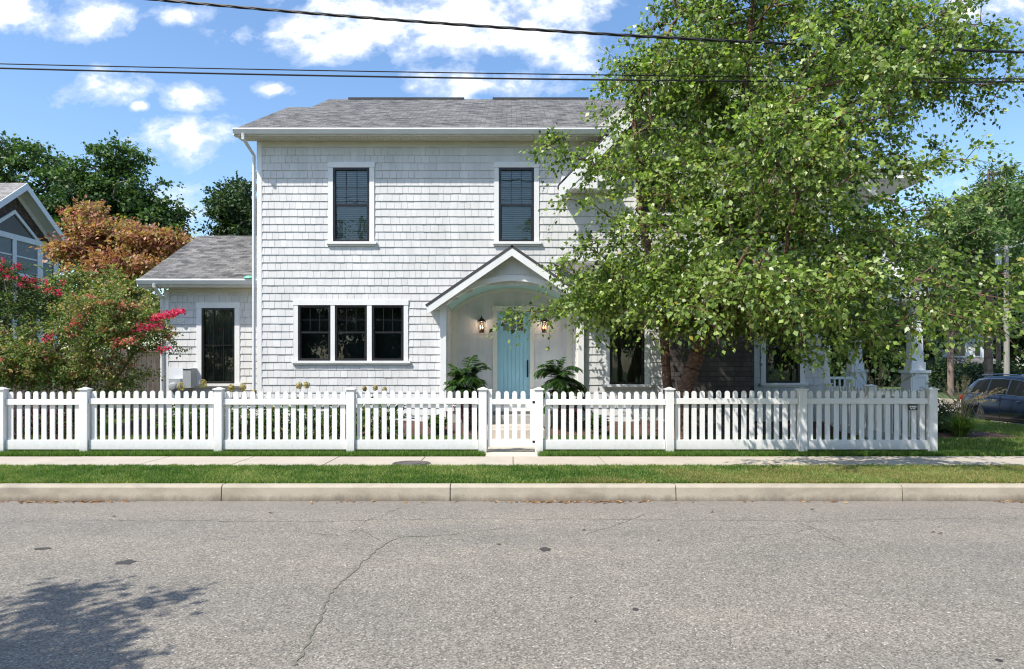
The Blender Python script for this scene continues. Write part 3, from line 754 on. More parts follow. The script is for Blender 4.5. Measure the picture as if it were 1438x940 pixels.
mb.prism([(WY - .1, EZ - .02), (rA, zA - .08), (25.5, EZ - .02)], 'x', RXL + .42, RXL + .5)
# front cross gable
gy = WY - .47; ghw = 3.9; gez = GZP - ghw * GS
yb = EY + (GZP - EZ) / PI_
for sg in (-1, 1):
    ex_ = GX + sg * ghw
    # valley meets the main roof plane
    yv = EY + max(0, (gez - EZ)) / PI_
    pts = [(ex_, gy, gez), (ex_, yv + .4, gez), (GX, yb, GZP), (GX, gy, GZP)]
    if sg > 0: pts = [pts[1], pts[0], pts[3], pts[2]]
    slope(mb, pts, th=.05)
rf = mb.build('roof', M['roof'], house)
mb = MB()
for a, c in ((490, 652), (692, 826)): mb.box(X_(a, rB), X_(c, rB), rB - .12, rB + .12, zB - .04, zB + .02)
mb.build('ridge_vent', M['vent'], rf)
# gable rake boards, return, soffits
def rake(mb, x0, z0, x1, z1, y0, y1, dep):
    d = Vector((x1 - x0, 0, z1 - z0)).normalized(); n = Vector((d.z, 0, -d.x)); n = n if n.z < 0 else -n
    a, c = Vector((x0, 0, z0)), Vector((x1, 0, z1))
    # plumb-cut ends
    k = dep / abs(n.z)
    poly = [(x0, z0), (x1, z1), (x1, z1 - k), (x0, z0 - k)]; mb.prism(poly, 'y', y0, y1)
mb = MB()
for sg in (-1, 1):
    rake(mb, GX + sg * (ghw - .02), gez - .07 + .02 * GS, GX, GZP - .07, gy - .012, gy + .03, .235)
mb.build('rake_board', M['trim'], house, bevel=.003)
mb = MB()
for sg in (-1, 1):
    x0 = GX + sg * (ghw - .04); mb.prism([(x0, gez - .06), (GX, GZP - .11), (GX, GZP - .15), (x0, gez - .10)], 'y', gy + .03, WY)
mb.build('rake_soffit', M['soffit'], house)
mb = MB()
xl = wx(787); xr_ = wx(850)
mb.box(xl, xr_ - .25, gy + .0, WY + .0, Z_(265, gy), Z_(248, gy)); mb.box(xl + .01, xr_ + .2, gy + .1, WY, Z_(265, gy) + .003, Z_(252, gy))
mb.box(xl + .5, xr_ + .25, gy + .06, gy + .12, Z_(254, gy), Z_(245, gy))
mb.build('eave_return', M['trim'], house, bevel=.004)
# main fascia, soffit, gutter, downspouts
mb = MB(); mb.box(RXL + .02, GX - 2.65, EY + .02, WY, EZ - .165, EZ - .150)
for k in range(200):
    x0 = RXL + .1 + k * .09
    if x0 > GX - 2.75: break
    mb.box(x0, x0 + .045, EY + .06, WY - .05, EZ - .178, EZ - .166)
mb.build('soffit', M['soffit'], house)
mb = MB(); mb.box(wx(368), GX - 2.75, WY - .022, WY, EZ - .30, EZ - .168); mb.build('frieze_board', M['soffit'], house)
mb = MB(); mb.box(RXL, GX - 2.62, EY + .0, EY + .02, EZ - .17, EZ - .03)
mb.prism([(EY - .11, EZ - .01), (EY - .115, EZ - .045), (EY - .07, EZ - .14), (EY - .0, EZ - .14), (EY - .0, EZ - .03), (EY - .095, EZ - .01)], 'x', RXL, GX - 2.6)
mb.build('gutter', M['gutter'], house)
mb = MB(); mb.prism([(EY - .05, EZ - .17), (EY + .0, EZ - .02), (rA, zA - .06), (rA, zA - .25), (WY - .3, EZ - .17)], 'x', RXL - .015, RXL + .015); mb.build('rake_board', M['gutter'], house)
mb = MB(); xd = wx(357)
mb.tube([(wx(352), EY - .05, EZ - .14), (wx(352), EY - .05, EZ - .25), (xd, WY - .02, EZ - .52), (xd, WY - .02, .45), (xd - .02, WY - .12, .33)], .042, 8)
mb.build('downspout', M['gutter'], house)
# wing roof
WEY = 18.55; WEZ = 4.09; wl = -9.74; wr = wx(362); rW = 22.1; zW = WEZ + .5 * (rW - WEY)
mb = MB(); slope(mb, [(wl, WEY, WEZ), (wr, WEY, WEZ), (wr, rW, zW), (wl, rW, zW)]); slope(mb, [(wr, 25.6, WEZ), (wl, 25.6, WEZ), (wl, rW, zW), (wr, rW, zW)])
mb.prism([(WD, WEZ - .05), (rW, zW - .08), (25.2, WEZ - .05)], 'x', wl + .45, wl + .5)
mb.build('wing_roof', M['roof'], house)
mb = MB(); mb.box(wl + .02, wr, WEY + .02, WD, WEZ - .20, WEZ - .185); mb.box(X_(237, WD), wr, WD - .022, WD, WEZ - .30, WEZ - .203); mb.build('wing_soffit', M['soffit'], house)
mb = MB(); mb.box(wl, wr, WEY, WEY + .02, WEZ - .20, WEZ - .03)
mb.prism([(WEY - .11, WEZ - .01), (WEY - .115, WEZ - .05), (WEY - .07, WEZ - .15), (WEY, WEZ - .15), (WEY, WEZ - .03), (WEY - .095, WEZ - .01)], 'x', wl, wr)
mb.prism([(WEY - .03, WEZ - .2), (WEY, WEZ - .02), (rW, zW - .06), (rW, zW - .24), (WD, WEZ - .22)], 'x', wl - .015, wl + .015)
mb.build('wing_gutter', M['gutter'], house)
mb = MB(); xd = X_(229, WD)
mb.tube([(X_(218, WEY), WEY - .05, WEZ - .14), (X_(218, WEY), WEY - .05, WEZ - .2), (xd, WD - .05, WEZ - .5), (xd, WD - .05, .45), (xd, WD - .2, .3)], .046, 8)
mb.build('downspout', M['gutter'], house)
# green flashing scrap in wing gutter corner
M['green'] = simple('green_plastic', (.12, .50, .30), .5)
mb = MB(); mb.lathe([(.16, 0), (.14, .04), (.08, .07), (.01, .08)], (X_(351, WEY), WEY - .02, WEZ + .0), 10); mb.build('gutter_screen', M['green'], house)

# porch gable
py0 = WY - .42; phw = 2.13
mb = MB()
for sg in (-1, 1):
    pts = [(sg * phw, py0, PZP - phw * PS), (sg * phw, WY, PZP - phw * PS), (0, WY, PZP), (0, py0, PZP)]
    if sg > 0: pts = [pts[1], pts[0], pts[3], pts[2]]
    slope(mb, pts, th=.06)
mb.build('porch_roof', M['roof'], house)
mb = MB()
for sg in (-1, 1): rake(mb, sg * (phw - .04), PZP - (phw - .04) * PS - .075, 0, PZP - .075, py0 + .008, py0 + .05, .16)
mb.build('porch_rake', M['trim'], house, bevel=.003)
mb = MB()
for sg in (-1, 1):
    x0 = sg * (phw - .05); z0_ = PZP - (phw - .05) * PS - .08; mb.prism([(x0, z0_), (0, PZP - .08), (0, PZP - .12), (x0, z0_ - .04)], 'y', py0 + .05, WY - .002)
mb.build('porch_soffit', M['soffit'], house)
# arch face
AR, AC, BK = 2.57, 1.37, 19.40
def arcpt(r, k, n=28):
    a0 = math.asin(1.64 / AR); a = -a0 + 2 * a0 * k / n; return (r * math.sin(a), AC + r * math.cos(a))
yf = WY - .13
mb = MB()   # infill gable above the arch
def por_spans(z):
    h = (PZP - .16 - z) / PS
    if h <= 0: return []
    q = math.sqrt(max(0, (AR + .10) ** 2 - (z - AC) ** 2)) if z < AC + AR + .10 else 0
    return [(-h, -q), (q, h)] if q else [(-h, h)]
shingles(mb, lambda u_, z, o: (u_, yf - o, z), 3.3, PZP - .16, por_spans, ex=.16, t=.014)
mb.build('porch_gable_wall', M['shingle'], house)
mb = MB()
n = 28
for k in range(n):
    a, c = arcpt(AR, k), arcpt(AR, k + 1); e, f = arcpt(AR + .13, k), arcpt(AR + .13, k + 1)
    q = [(a[0], yf - .03, a[1]), (c[0], yf - .03, c[1]), (f[0], yf - .03, f[1]), (e[0], yf - .03, e[1])]
    q2 = [(p[0], WY + .02, p[2]) for p in q]; mb.idx(q + q2, [(0,1,2,3),(7,6,5,4),(0,4,5,1),(3,2,6,7),(0,3,7,4),(1,5,6,2)])
# spandrel sheet behind the infill
P_ = [arcpt(AR + .05, k) for k in range(n + 1)]
for k in range(n):
    a, c = P_[k], P_[k + 1]; za, zc = PZP - .12 - abs(a[0]) * PS, PZP - .12 - abs(c[0]) * PS
    if min(za - a[1], zc - c[1]) < -.02: continue
    mb.face([(a[0], yf + .004, a[1]), (c[0], yf + .004, c[1]), (c[0], yf + .004, max(zc, c[1])), (a[0], yf + .004, max(za, a[1]))])
mb.build('porch_arch', M['trim'], house)
for sg in (-1, 1):
    mb = MB(); mb.box(sg * 1.64, sg * 1.79, WY - .14, WY + .06, .44, 3.42); mb.box(sg * 1.79, sg * 2.02, WY - .14, WY - .001, 3.22, 3.36) ; mb.build('porch_post', M['trim'], house, bevel=.004)
mb = MB()   # vaulted beadboard ceiling
NA = 60
for k in range(NA):
    a, c = arcpt(AR, k, NA), arcpt(AR, k + 1, NA)
    g_ = .006; dx, dz = c[0] - a[0], c[1] - a[1]
    mb.face([(a[0] + dx * .1, WY - .12, a[1] + dz * .1), (c[0] - dx * .1, WY - .12, c[1] - dz * .1), (c[0] - dx * .1, BK, c[1] - dz * .1), (a[0] + dx * .1, BK, a[1] + dz * .1)])
    mb.face([(a[0] - dx * .1, WY - .12, a[1] + .012), (c[0] + dx * .1, WY - .12, c[1] + .012), (c[0] + dx * .1, BK, c[1] + .012), (a[0] - dx * .1, BK, a[1] + .012)])
mb.build('porch_ceiling', M['bead'], house)
# porch inner walls
mb = MB()
shingles(mb, lambda u_, z, o: (-1.655 + o, WY + u_, z), .86, 3.36, lambda z: [(.06, BK - WY)], ex=EX)
shingles(mb, lambda u_, z, o: (1.655 - o, WY + u_, z), .86, 3.36, lambda z: [(.06, BK - WY)], ex=EX)
def back_spans(z):
    q = 1.62 if z < AC + math.sqrt(AR**2 - 1.62**2) else math.sqrt(max(0, AR ** 2 - (z - AC) ** 2))
    dr = [(X_(692, BK), X_(750, BK))] if z < Z_(430, BK) else []
    return sub((-q, q), dr)
shingles(mb, lambda u_, z, o: (u_, BK - o, z), .86, 3.94, back_spans, ex=EX, t=.014)
mb.build('porch_inner_wall', M['shingle'], house)
mb = MB(); mb.box(-1.8, 1.8, BK + .001, BK + .1, .3, 4.1); mb.box(-1.8, -1.656, WY + .15, BK, .3, 4.1); mb.box(1.656, 1.8, WY + .15, BK, .3, 4.1); mb.build('porch_backing', M['soffit'], house)
mb = MB()
for k in range(n):
    a, c = arcpt(AR, k), arcpt(AR, k + 1); e, f = arcpt(AR - .09, k), arcpt(AR - .09, k + 1)
    q = [(e[0], BK - .04, e[1]), (f[0], BK - .04, f[1]), (c[0], BK - .04, c[1] - .002), (a[0], BK - .04, a[1] - .002)]
    q2 = [(p[0], BK, p[2]) for p in q]; mb.idx(q + q2, [(0,1,2,3),(0,4,5,1)])
for sg in (-1, 1): mb.box(sg * 1.64, sg * 1.50, BK - .042, BK - .001, .86, 3.33)
mb.build('inner_arch_trim', M['cream'], house)
mb = MB(); mb.box(-1.655, 1.655, 17.5, BK, .70, .85); mb.build('porch_floor', M['trim'], house, bevel=.01)
mb = MB(); mb.box(-.95, .95, 17.2, 17.498, .18, .63); mb.box(-1.6, 1.6, 17.53, WY + .3, .2, .70); mb.build('porch_step', M['step'], house, bevel=.01)
# door
dx0, dx1, dz1, dz0 = X_(698.2, BK), X_(744, BK), Z_(438, BK), .87
mb = MB()
mb.box(X_(692, BK), dx0, BK - .05, BK, .86, Z_(437.5, BK)); mb.box(dx1, X_(750, BK), BK - .05, BK, .86, Z_(437.5, BK)); mb.box(X_(691, BK), X_(751, BK), BK - .06, BK, Z_(437.5, BK), Z_(430, BK))
mb.build('door_trim', M['cream'], house, bevel=.004)
mb = MB(); lx0, lx1, lz0, lz1 = X_(706.5, BK), X_(735, BK), Z_(464.5, BK), Z_(445, BK)
yd = BK - .012
mb.box(dx0, lx0, yd, BK, lz0, dz1); mb.box(lx1, dx1, yd, BK, lz0, dz1); mb.box(lx0, lx1, yd, BK, lz1, dz1)
nb = 7
for k in range(nb):
    a = dx0 + .07 + (dx1 - dx0 - .14) * k / nb; c = dx0 + .07 + (dx1 - dx0 - .14) * (k + 1) / nb; mb.box(a + .004, c - .004, yd - .005, BK - .004, dz0 + .12, lz0 - .06)
mb.box(dx0, dx0 + .068, yd - .007, BK, dz0, lz0); mb.box(dx1 - .068, dx1, yd - .007, BK, dz0, lz0); mb.box(dx0 + .068, dx1 - .068, yd - .007, BK, dz0, dz0 + .118); mb.box(dx0 + .068, dx1 - .068, yd - .007, BK, lz0 - .058, lz0)
for k in (1, 2): xx = lx0 + (lx1 - lx0) * k / 3; mb.box(xx - .011, xx + .011, yd, BK, lz0, lz1)
zz = (lz0 + lz1) / 2; mb.box(lx0, lx1, yd + .001, BK, zz - .011, zz + .011)
door = mb.build('door', M['teal'], house)
door['label'] = 'teal plank front door with six small panes'
mb = MB(); mb.box(lx0, lx1, BK - .003, BK - .0015, lz0, lz1); mb.build('pane', M['carglass'], door)
mb = MB(); hx = X_(740.8, BK); mb.box(hx - .02, hx + .02, yd - .03, yd - .008, Z_(530, BK), Z_(506, BK)); mb.tube([(hx, yd - .03, Z_(509, BK)), (hx, yd - .08, Z_(511, BK)), (hx, yd - .08, Z_(522, BK)), (hx, yd - .03, Z_(525, BK))], .011, 8); mb.build('handle', M['iron'], door)
# lanterns
def lantern(px):
    cx = X_(px, BK); cy = BK - .17; zb = Z_(468, BK)
    mb = MB(); mb.box(cx - .05, cx + .05, BK - .03, BK - .012, zb + .02, zb + .34); mb.tube([(cx, BK - .03, zb + .30), (cx, BK - .1, zb + .44), (cx, cy, zb + .44), (cx, cy, zb + .40)], .009, 6)
    mb.lathe([(.06, 0), (.075, .02), (.06, .035)], (cx, cy, zb), 6); mb.lathe([(.115, .30), (.118, .315), (.07, .37), (.025, .40), (.012, .43), (.004, .47)], (cx, cy, zb), 6)
    for k in range(6):
        a = k / 6 * 6.283; mb.bar((cx + .062 * math.cos(a), cy + .062 * math.sin(a), zb + .03), (cx + .100 * math.cos(a), cy + .100 * math.sin(a), zb + .30), .010, .010, up=(math.cos(a), math.sin(a), 0))
    ln = mb.build('wall_lantern', M['iron'], house); ln['label'] = 'lit black lantern beside the teal door'
    for dx in (-.03, .03):
        mb = MB(); mb.lathe([(.004, 0), (.016, .02), (.018, .05), (.009, .085), (.002, .10)], (cx + dx, cy, zb + .10), 10); mb.build('bulb', M['flame'], ln, smooth=True)
        mb = MB(); mb.tube([(cx + dx, cy, zb + .03), (cx + dx, cy, zb + .10)], .009, 6); mb.build('candle_sleeve', M['cream'], ln)
lantern(676.5); lantern(764)
for px in (676.5, 764):
    L_ = bpy.data.lights.new('lantern_light', 'POINT'); L_.energy = 1.6; L_.color = (1, .80, .60); L_.shadow_soft_size = .02
    lo_ = bpy.data.objects.new('lantern_light', L_); lo_.location = (X_(px, BK), BK - .17, Z_(456, BK) + .02); COL.objects.link(lo_)
# pent roof over the right part of the first floor
pe = WY - .50; pz0 = 4.02; pz1 = 4.43
mb = MB(); slope(mb, [(1.55, pe, pz0), (6.1, pe, pz0), (6.1, WY, pz1), (1.0, WY, pz1)]); mb.build('pent_roof', M['roof'], house)
mb = MB(); mb.box(1.75, 6.08, pe + .01, pe + .04, pz0 - .2, pz0 - .05); mb.box(1.9, 6.08, pe + .04, WY, pz0 - .19, pz0 - .17); mb.box(1.1, 6.2, WY - .03, WY, pz1 + .02, pz1 + .12); mb.build('pent_fascia', M['trim'], house)
# chimney breast
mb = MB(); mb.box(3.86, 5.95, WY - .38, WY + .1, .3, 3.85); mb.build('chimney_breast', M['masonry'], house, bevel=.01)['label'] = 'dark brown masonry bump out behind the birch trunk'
# utility boxes on the wing
mb = MB(); a, c = X_(258.5, 18.7), X_(270, 18.7); mb.box(a, c, 18.62, 18.98, Z_(545, 18.7), Z_(518.5, 18.7)); mb.box(a - .01, c + .01, 18.6, 18.99, Z_(518.5, 18.7), Z_(517.5, 18.7)); mb.build('utility_box', M['grey_box'], house, bevel=.006)
mb = MB(); a, c = X_(237, 18.7), X_(253, 18.7); mb.box(a, c, 18.7, 18.98, Z_(560, 18.7), Z_(532, 18.7)); cxx = (a + c) / 2 - .01
mb.lathe([(.11, 0), (.11, -.08), (.085, -.12), (.02, -.13)], (cxx, 18.7, Z_(543, 18.7)), 18, 'y'); mb.tube([(cxx, 18.8, .5), (cxx, 18.8, .35), (cxx, 18.8, .2)], .03, 8); mb.build('utility_meter', M['grey_box'], house, bevel=.004)
mb = MB(); mb.box(X_(232, WD) + .1, X_(258, WD), WD - .03, WD - .024, Z_(560, WD), Z_(516, WD)); mb.build('mounting_board', M['white_paint'], house)

# right-hand porch
pr = house
def column(D, x0):
    w_ = .5; y0 = D
    mb = MB(); mb.box(x0, x0 + w_, y0, y0 + w_, .3, 1.62); mb.box(x0 - .05, x0 + w_ + .05, y0 - .05, y0 + w_ + .05, 1.62, 1.70); mb.box(x0 - .02, x0 + w_ + .02, y0 - .02, y0 + w_ + .02, .3, .55)
    # raised panel frames
    for (a, c, e, f) in ((.04, .09, .6, 1.55), (w_ - .09, w_ - .04, .6, 1.55)): mb.box(x0 + a, x0 + c, y0 - .012, y0 - .001, e, f); mb.box(x0 - .012, x0 - .001, y0 + a, y0 + c, e, f)
    for (e, f) in ((1.50, 1.56), (.6, .66)): mb.box(x0 + .09, x0 + w_ - .09, y0 - .012, y0 - .001, e, f); mb.box(x0 - .012, x0 - .001, y0 + .09, y0 + w_ - .09, e, f)
    p = mb.build('column_pedestal', M['trim'], pr, bevel=.006)
    mb = MB(); q = .07; mb.box(x0 + q - .02, x0 + w_ - q + .02, y0 + q - .02, y0 + w_ - q + .02, 1.70, 1.93)
    a = x0 + w_ / 2; c = y0 + w_ / 2; b0, b1 = .165, .13
    mb.idx([(a-b0,c-b0,1.93),(a+b0,c-b0,1.93),(a+b0,c+b0,1.93),(a-b0,c+b0,1.93),(a-b1,c-b1,3.6),(a+b1,c-b1,3.6),(a+b1,c+b1,3.6),(a-b1,c+b1,3.6)], [(0,1,5,4),(1,2,6,5),(2,3,7,6),(3,0,4,7)])
    mb.box(a - .19, a + .19, c - .19, c + .19, 3.5, 3.64); mb.build('column', M['trim'], pr, bevel=.004)
column(20.0, 11.2); column(23.5, 11.2); column(27.5, 11.2)
mb = MB(); mb.box(wx(1163), 11.8, 19.9, 29.5, .3, .72); mb.build('side_porch_floor', M['step'], pr)
mb = MB(); mb.box(wx(1163) - .3, 11.75, 19.85, 29.6, 3.64, 4.2); mb.box(wx(1163) - .3, 11.95, 19.7, 29.7, 4.2, 4.32); mb.build('side_porch_beam', M['trim'], pr, bevel=.01)
mb = MB()
mb.box(8.2, 11.0, 20.0, 20.12, 4.32, 5.42); mb.box(8.1, 11.12, 19.94, 20.18, 5.42, 5.52); mb.box(10.88, 11.0, 20.12, 28, 4.32, 5.42); mb.box(10.85, 11.1, 20.18, 28, 5.421, 5.521)
for xx in (10.3, 8.6): mb.box(xx - .17, xx + .17, 19.96, 20.2, 4.32, 5.72); mb.box(xx - .21, xx + .21, 19.92, 20.24, 5.60, 5.66)
mb.build('balcony_parapet', M['trim'], pr, bevel=.006)
mb = MB(); ex0, ex1 = 8.3, X_(1293, 20.3)
slope(mb, [(ex0, 20.2, 7.25), (ex1, 20.2, 7.25), (ex1 - 1.8, 23.2, 8.6), (ex0, 23.2, 8.6)]); slope(mb, [(ex1, 20.2, 7.25), (ex1, 29, 7.25), (ex1 - 1.8, 26.5, 8.6), (ex1 - 1.8, 23.2, 8.6)])
mb.build('balcony_roof', M['roof2'], pr)
mb = MB(); mb.box(ex0, ex1 - .03, 20.2, 20.23, 7.06, 7.2); mb.box(ex0, ex1 - .1, 20.23, 29, 7.05, 7.07); mb.box(ex1 - .05, ex1 - .02, 20.23, 29, 7.06, 7.2); mb.prism([(20.1, 7.2), (20.06, 7.12), (20.12, 7.08), (20.2, 7.08), (20.2, 7.2)], 'x', ex0, ex1 + .1)
mb.build('balcony_soffit', M['gutter'], pr)
mb = MB(); mb.box(10.2, 10.42, 25.5, 25.72, 5.52, 7.05); mb.box(7.9, 8.2, 20.6, 20.9, 4.32, 7.05); mb.build('balcony_post', M['trim'], pr)
mb = MB()
for k in range(9): mb.box(8.35 + k * .14, 8.39 + k * .14, 20.0, 20.04, .8, 1.45)
mb.box(8.2, 9.6, 19.98, 20.06, 1.45, 1.52); mb.box(8.2, 9.6, 19.98, 20.06, .78, .84); mb.box(8.15, 8.32, 19.95, 20.1, .7, 1.62)
mb.build('porch_railing', M['trim'], pr)

# ---------------------------------------------------------------- trees
def grow(trunks, tips, cone=.25, seed=1, step=.38, up=.35):
    """join every tip to the nearest part of the growing skeleton; returns pos, parent, is_tip"""
    rs = np.random.default_rng(seed); N = 40000
    pos = np.zeros((N, 3)); par = -np.ones(N, int); path = np.zeros(N); n = 0; tipid = []
    for tr in trunks:
        for i, p in enumerate(tr):
            pos[n] = p; par[n] = n - 1 if i else -1; path[n] = 0 if not i else path[n-1] + np.linalg.norm(pos[n] - pos[n-1]); n += 1
    base = pos[:n].copy()
    d0 = np.array([np.min(np.linalg.norm(base - t_, axis=1)) for t_ in tips]); order = np.argsort(d0)
    for k in order:
        t_ = tips[k]; dv = t_ - pos[:n]; dd = np.linalg.norm(dv, axis=1)
        cost = dd + cone * path[:n] + np.maximum(0, -dv[:, 2] - .1) * up
        j = int(np.argmin(cost)); a = pos[j]; L = dd[j]; m = max(1, int(L / step))
        if n + m > N: break
        dirp = a - pos[par[j]] if par[j] >= 0 else np.array([0, 0, 1.0]); dirp = dirp / (np.linalg.norm(dirp) + 1e-9)
        c1 = a + dirp * L * .25 + np.array([0, 0, L * .08]); prev = j
        for i in range(1, m + 1):
            s = i / m; q = (1-s)**2 * a + 2*s*(1-s) * c1 + s*s * t_
            if i < m: q = q + rs.normal(0, .03, 3) * min(1, L)
            pos[n] = q; par[n] = prev; path[n] = path[prev] + np.linalg.norm(q - pos[prev]); prev = n; n += 1
        tipid.append(prev)
    return pos[:n], par[:n], np.array(tipid)
def skeleton_mesh(name, pos, par, tipid, r0, rtip, mat, parent, pw=.45, minr=0, sides=6):
    n = len(pos); cnt = np.zeros(n); cnt[tipid] = 1
    for i in range(n - 1, 0, -1):
        if par[i] >= 0: cnt[par[i]] += cnt[i]
    mx = cnt.max(); rad = rtip + (r0 - rtip) * (np.maximum(cnt, .0) / mx) ** pw
    V = []
    for i in range(n):
        j = par[i]
        if j < 0 or rad[i] < minr: continue
        a, c = pos[j], pos[i]; d = c - a; L = np.linalg.norm(d)
        if L < 1e-5: continue
        d = d / L; s = np.cross(d, [.31, .95, .1]); s /= np.linalg.norm(s) + 1e-9; q = np.cross(d, s)
        ns = sides if rad[i] > .03 else 3; ra = rad[j] if rad[j] < rad[i] * 1.6 else rad[i] * 1.15
        if par[j] < 0 and name == 'trunk': ra = rad[i] * 1.3
        for k in range(ns):
            t0, t1 = 2 * math.pi * k / ns, 2 * math.pi * (k + 1) / ns
            e0 = s * math.cos(t0) + q * math.sin(t0); e1 = s * math.cos(t1) + q * math.sin(t1)
            V += [a + e0 * ra, a + e1 * ra, c + d * rad[i] * .3 + e1 * rad[i], c + d * rad[i] * .3 + e0 * rad[i]]
    o = np_mesh(name, np.array(V), 4, rng.random(len(V) // 4), mat, parent)
    # weld and smooth so the limbs read as round
    import bmesh
    bm = bmesh.new(); bm.from_mesh(o.data); bmesh.ops.remove_doubles(bm, verts=bm.verts, dist=1e-4); bm.to_mesh(o.data); bm.free(); o.data.shade_smooth()
    return o, rad
def leaves(name, pos, par, tipid, mat, parent, per=48, twig=.55, size=.065, droop=.5, spread=.9, nt_=6, seed=2, wratio=.62, rfun=None, upn=.8, start=.0, twigmat=None):
    rs = np.random.default_rng(seed)
    T = pos[tipid]; Pp = pos[par[tipid]]; out = T - Pp; out /= np.linalg.norm(out, axis=1)[:, None] + 1e-9
    m = len(T); k = nt_
    td = out[:, None] + rs.normal(0, spread, (m, k, 3)); td[..., 2] *= .6; td /= np.linalg.norm(td, axis=2)[..., None]
    tl = twig * rs.uniform(.5, 1.3, (m, k)); q = max(1, per // k)
    s = (np.arange(q) + rs.random((m, k, q))) / q; s = start + (1 - start) * s
    p0 = T[:, None, None]; L = (tl[..., None] * s)
    P = p0 + td[:, :, None] * L[..., None]; P[..., 2] -= droop * L ** 1.6
    P = P + rs.normal(0, size * .5, P.shape)
    dirv = td[:, :, None] + rs.normal(0, .7, P.shape); dirv[..., 2] -= .45 + droop * L * 1.4
    P = P.reshape(-1, 3); d = dirv.reshape(-1, 3); d /= np.linalg.norm(d, axis=1)[:, None]
    nrm = rs.normal(0, .75, d.shape); nrm[:, 2] += upn; sd_ = np.cross(nrm, d); sd_ /= np.linalg.norm(sd_, axis=1)[:, None] + 1e-9
    nr = np.cross(d, sd_); sz = size * rs.uniform(.6, 1.3, len(P))[:, None]; wv = sz * wratio / 2
    A = P; B = P + d * sz * .42 + sd_ * wv + nr * sz * .10; C_ = P + d * sz; D_ = P + d * sz * .42 - sd_ * wv + nr * sz * .10
    V = np.stack([A, B, C_, D_], 1).reshape(-1, 3); n = len(P)
    r = rs.random(n) * .8 + np.repeat(rs.normal(0.05, .12, m), n // m); r = np.clip(r, 0, .93)
    if rfun is not None: r = rfun(P, r, rs)
    if twigmat is not None:   # the fine twigs that carry the leaves
        ns = 5; ss = np.linspace(0, 1, ns + 1); Q = T[:, None, None] + td[:, :, None] * (tl[..., None] * ss)[..., None]; Q[..., 2] -= droop * (tl[..., None] * ss) ** 1.6
        Q = Q.reshape(m * k, ns + 1, 3); tv = Q[:, 1:] - Q[:, :-1]; sv = np.cross(tv, rs.normal(0, 1, (m * k, 1, 3))); sv /= np.linalg.norm(sv, axis=2)[..., None] + 1e-9
        wv2 = .0035 * (1 - .12 * np.arange(ns))[None, :, None]; up2 = np.cross(tv / (np.linalg.norm(tv, axis=2)[..., None] + 1e-9), sv)
        TV = []
        for vec in (sv, up2): TV.append(np.stack([Q[:, :-1] - vec * wv2, Q[:, :-1] + vec * wv2, Q[:, 1:] + vec * wv2, Q[:, 1:] - vec * wv2], 2).reshape(-1, 3))
        TV = np.concatenate(TV); np_mesh('twigs', TV, 4, rs.random(len(TV) // 4), twigmat, parent)
    return np_mesh(name, V, 4, r, mat, parent)
def in_ell(rs, n, els, shell=.45, gap=None):
    """sample points in a union of ellipsoids, denser towards the surface"""
    vol = np.array([e[3] * e[4] * e[5] * (e[6] if len(e) > 6 else 1) for e in els]); pr_ = vol / vol.sum(); out = []
    for _ in range(n * 3):
        e = els[rs.choice(len(els), p=pr_)]; v_ = rs.normal(0, 1, 3); v_ /= np.linalg.norm(v_); r = rs.random() ** shell
        p = np.array(e[:3]) + v_ * r * np.array(e[3:6])
        if gap is not None and not gap(p): continue
        out.append(p)
        if len(out) >= n: break
    return np.array(out)
def lump(p, s=1.1, th=-.55):
    return math.sin(p[0]*s*1.7+1.3) * math.sin(p[1]*s*1.9+.4) + math.sin(p[2]*s*2.3+p[0]*1.1) * .8 > th
def line(pts, step=.3):
    out = []
    for a, c in zip(pts[:-1], pts[1:]):
        a, c = np.array(a, float), np.array(c, float); m = max(1, int(np.linalg.norm(c - a) / step))
        out += [a + (c - a) * i / m for i in range(m)]
    return out + [np.array(pts[-1], float)]

# --- river birch
rs = np.random.default_rng(11); BD = 14.6
def bp(px, py, D=BD): return (X_(px, D), D, Z_(py, D))
bx, _, _ = bp(952, 600); birch = root('birch_tree', (bx, BD, .2), 'large multi stemmed birch with peeling red brown bark behind the right fence', 'tree')
tr1 = line([(bx - .12, BD + .05, .15), (X_(938, BD), BD + .1, 1.5), (X_(934, BD), BD + .25, 3.0), (X_(905, BD), BD + .4, 5.0), (X_(895, BD), BD + .5, 7.2), (X_(950, BD), BD + .4, 9.0)])
tr2 = line([(bx + .05, BD - .05, .15), (X_(962, BD), BD - .1, 1.4), (X_(985, BD), BD - .15, 2.4), (X_(1010, BD), BD - .1, 4.2), (X_(1035, BD), BD - .2, 6.4), (X_(1050, BD), BD - .2, 8.8), (X_(1070, BD), BD, 10.6)])
tr3 = line([(bx + .1, BD + .1, .15), (X_(968, BD), BD + .2, 1.5), (X_(1000, BD), BD + .5, 2.8), (X_(1090, BD), BD + .6, 4.6), (X_(1170, BD), BD + .3, 6.6), (X_(1240, BD), BD + .2, 8.3)])
E = lambda px, py, dy, rx, ry, rz, wgt=1: (X_(px, BD), BD + dy, Z_(py, BD), rx, ry, rz, wgt)
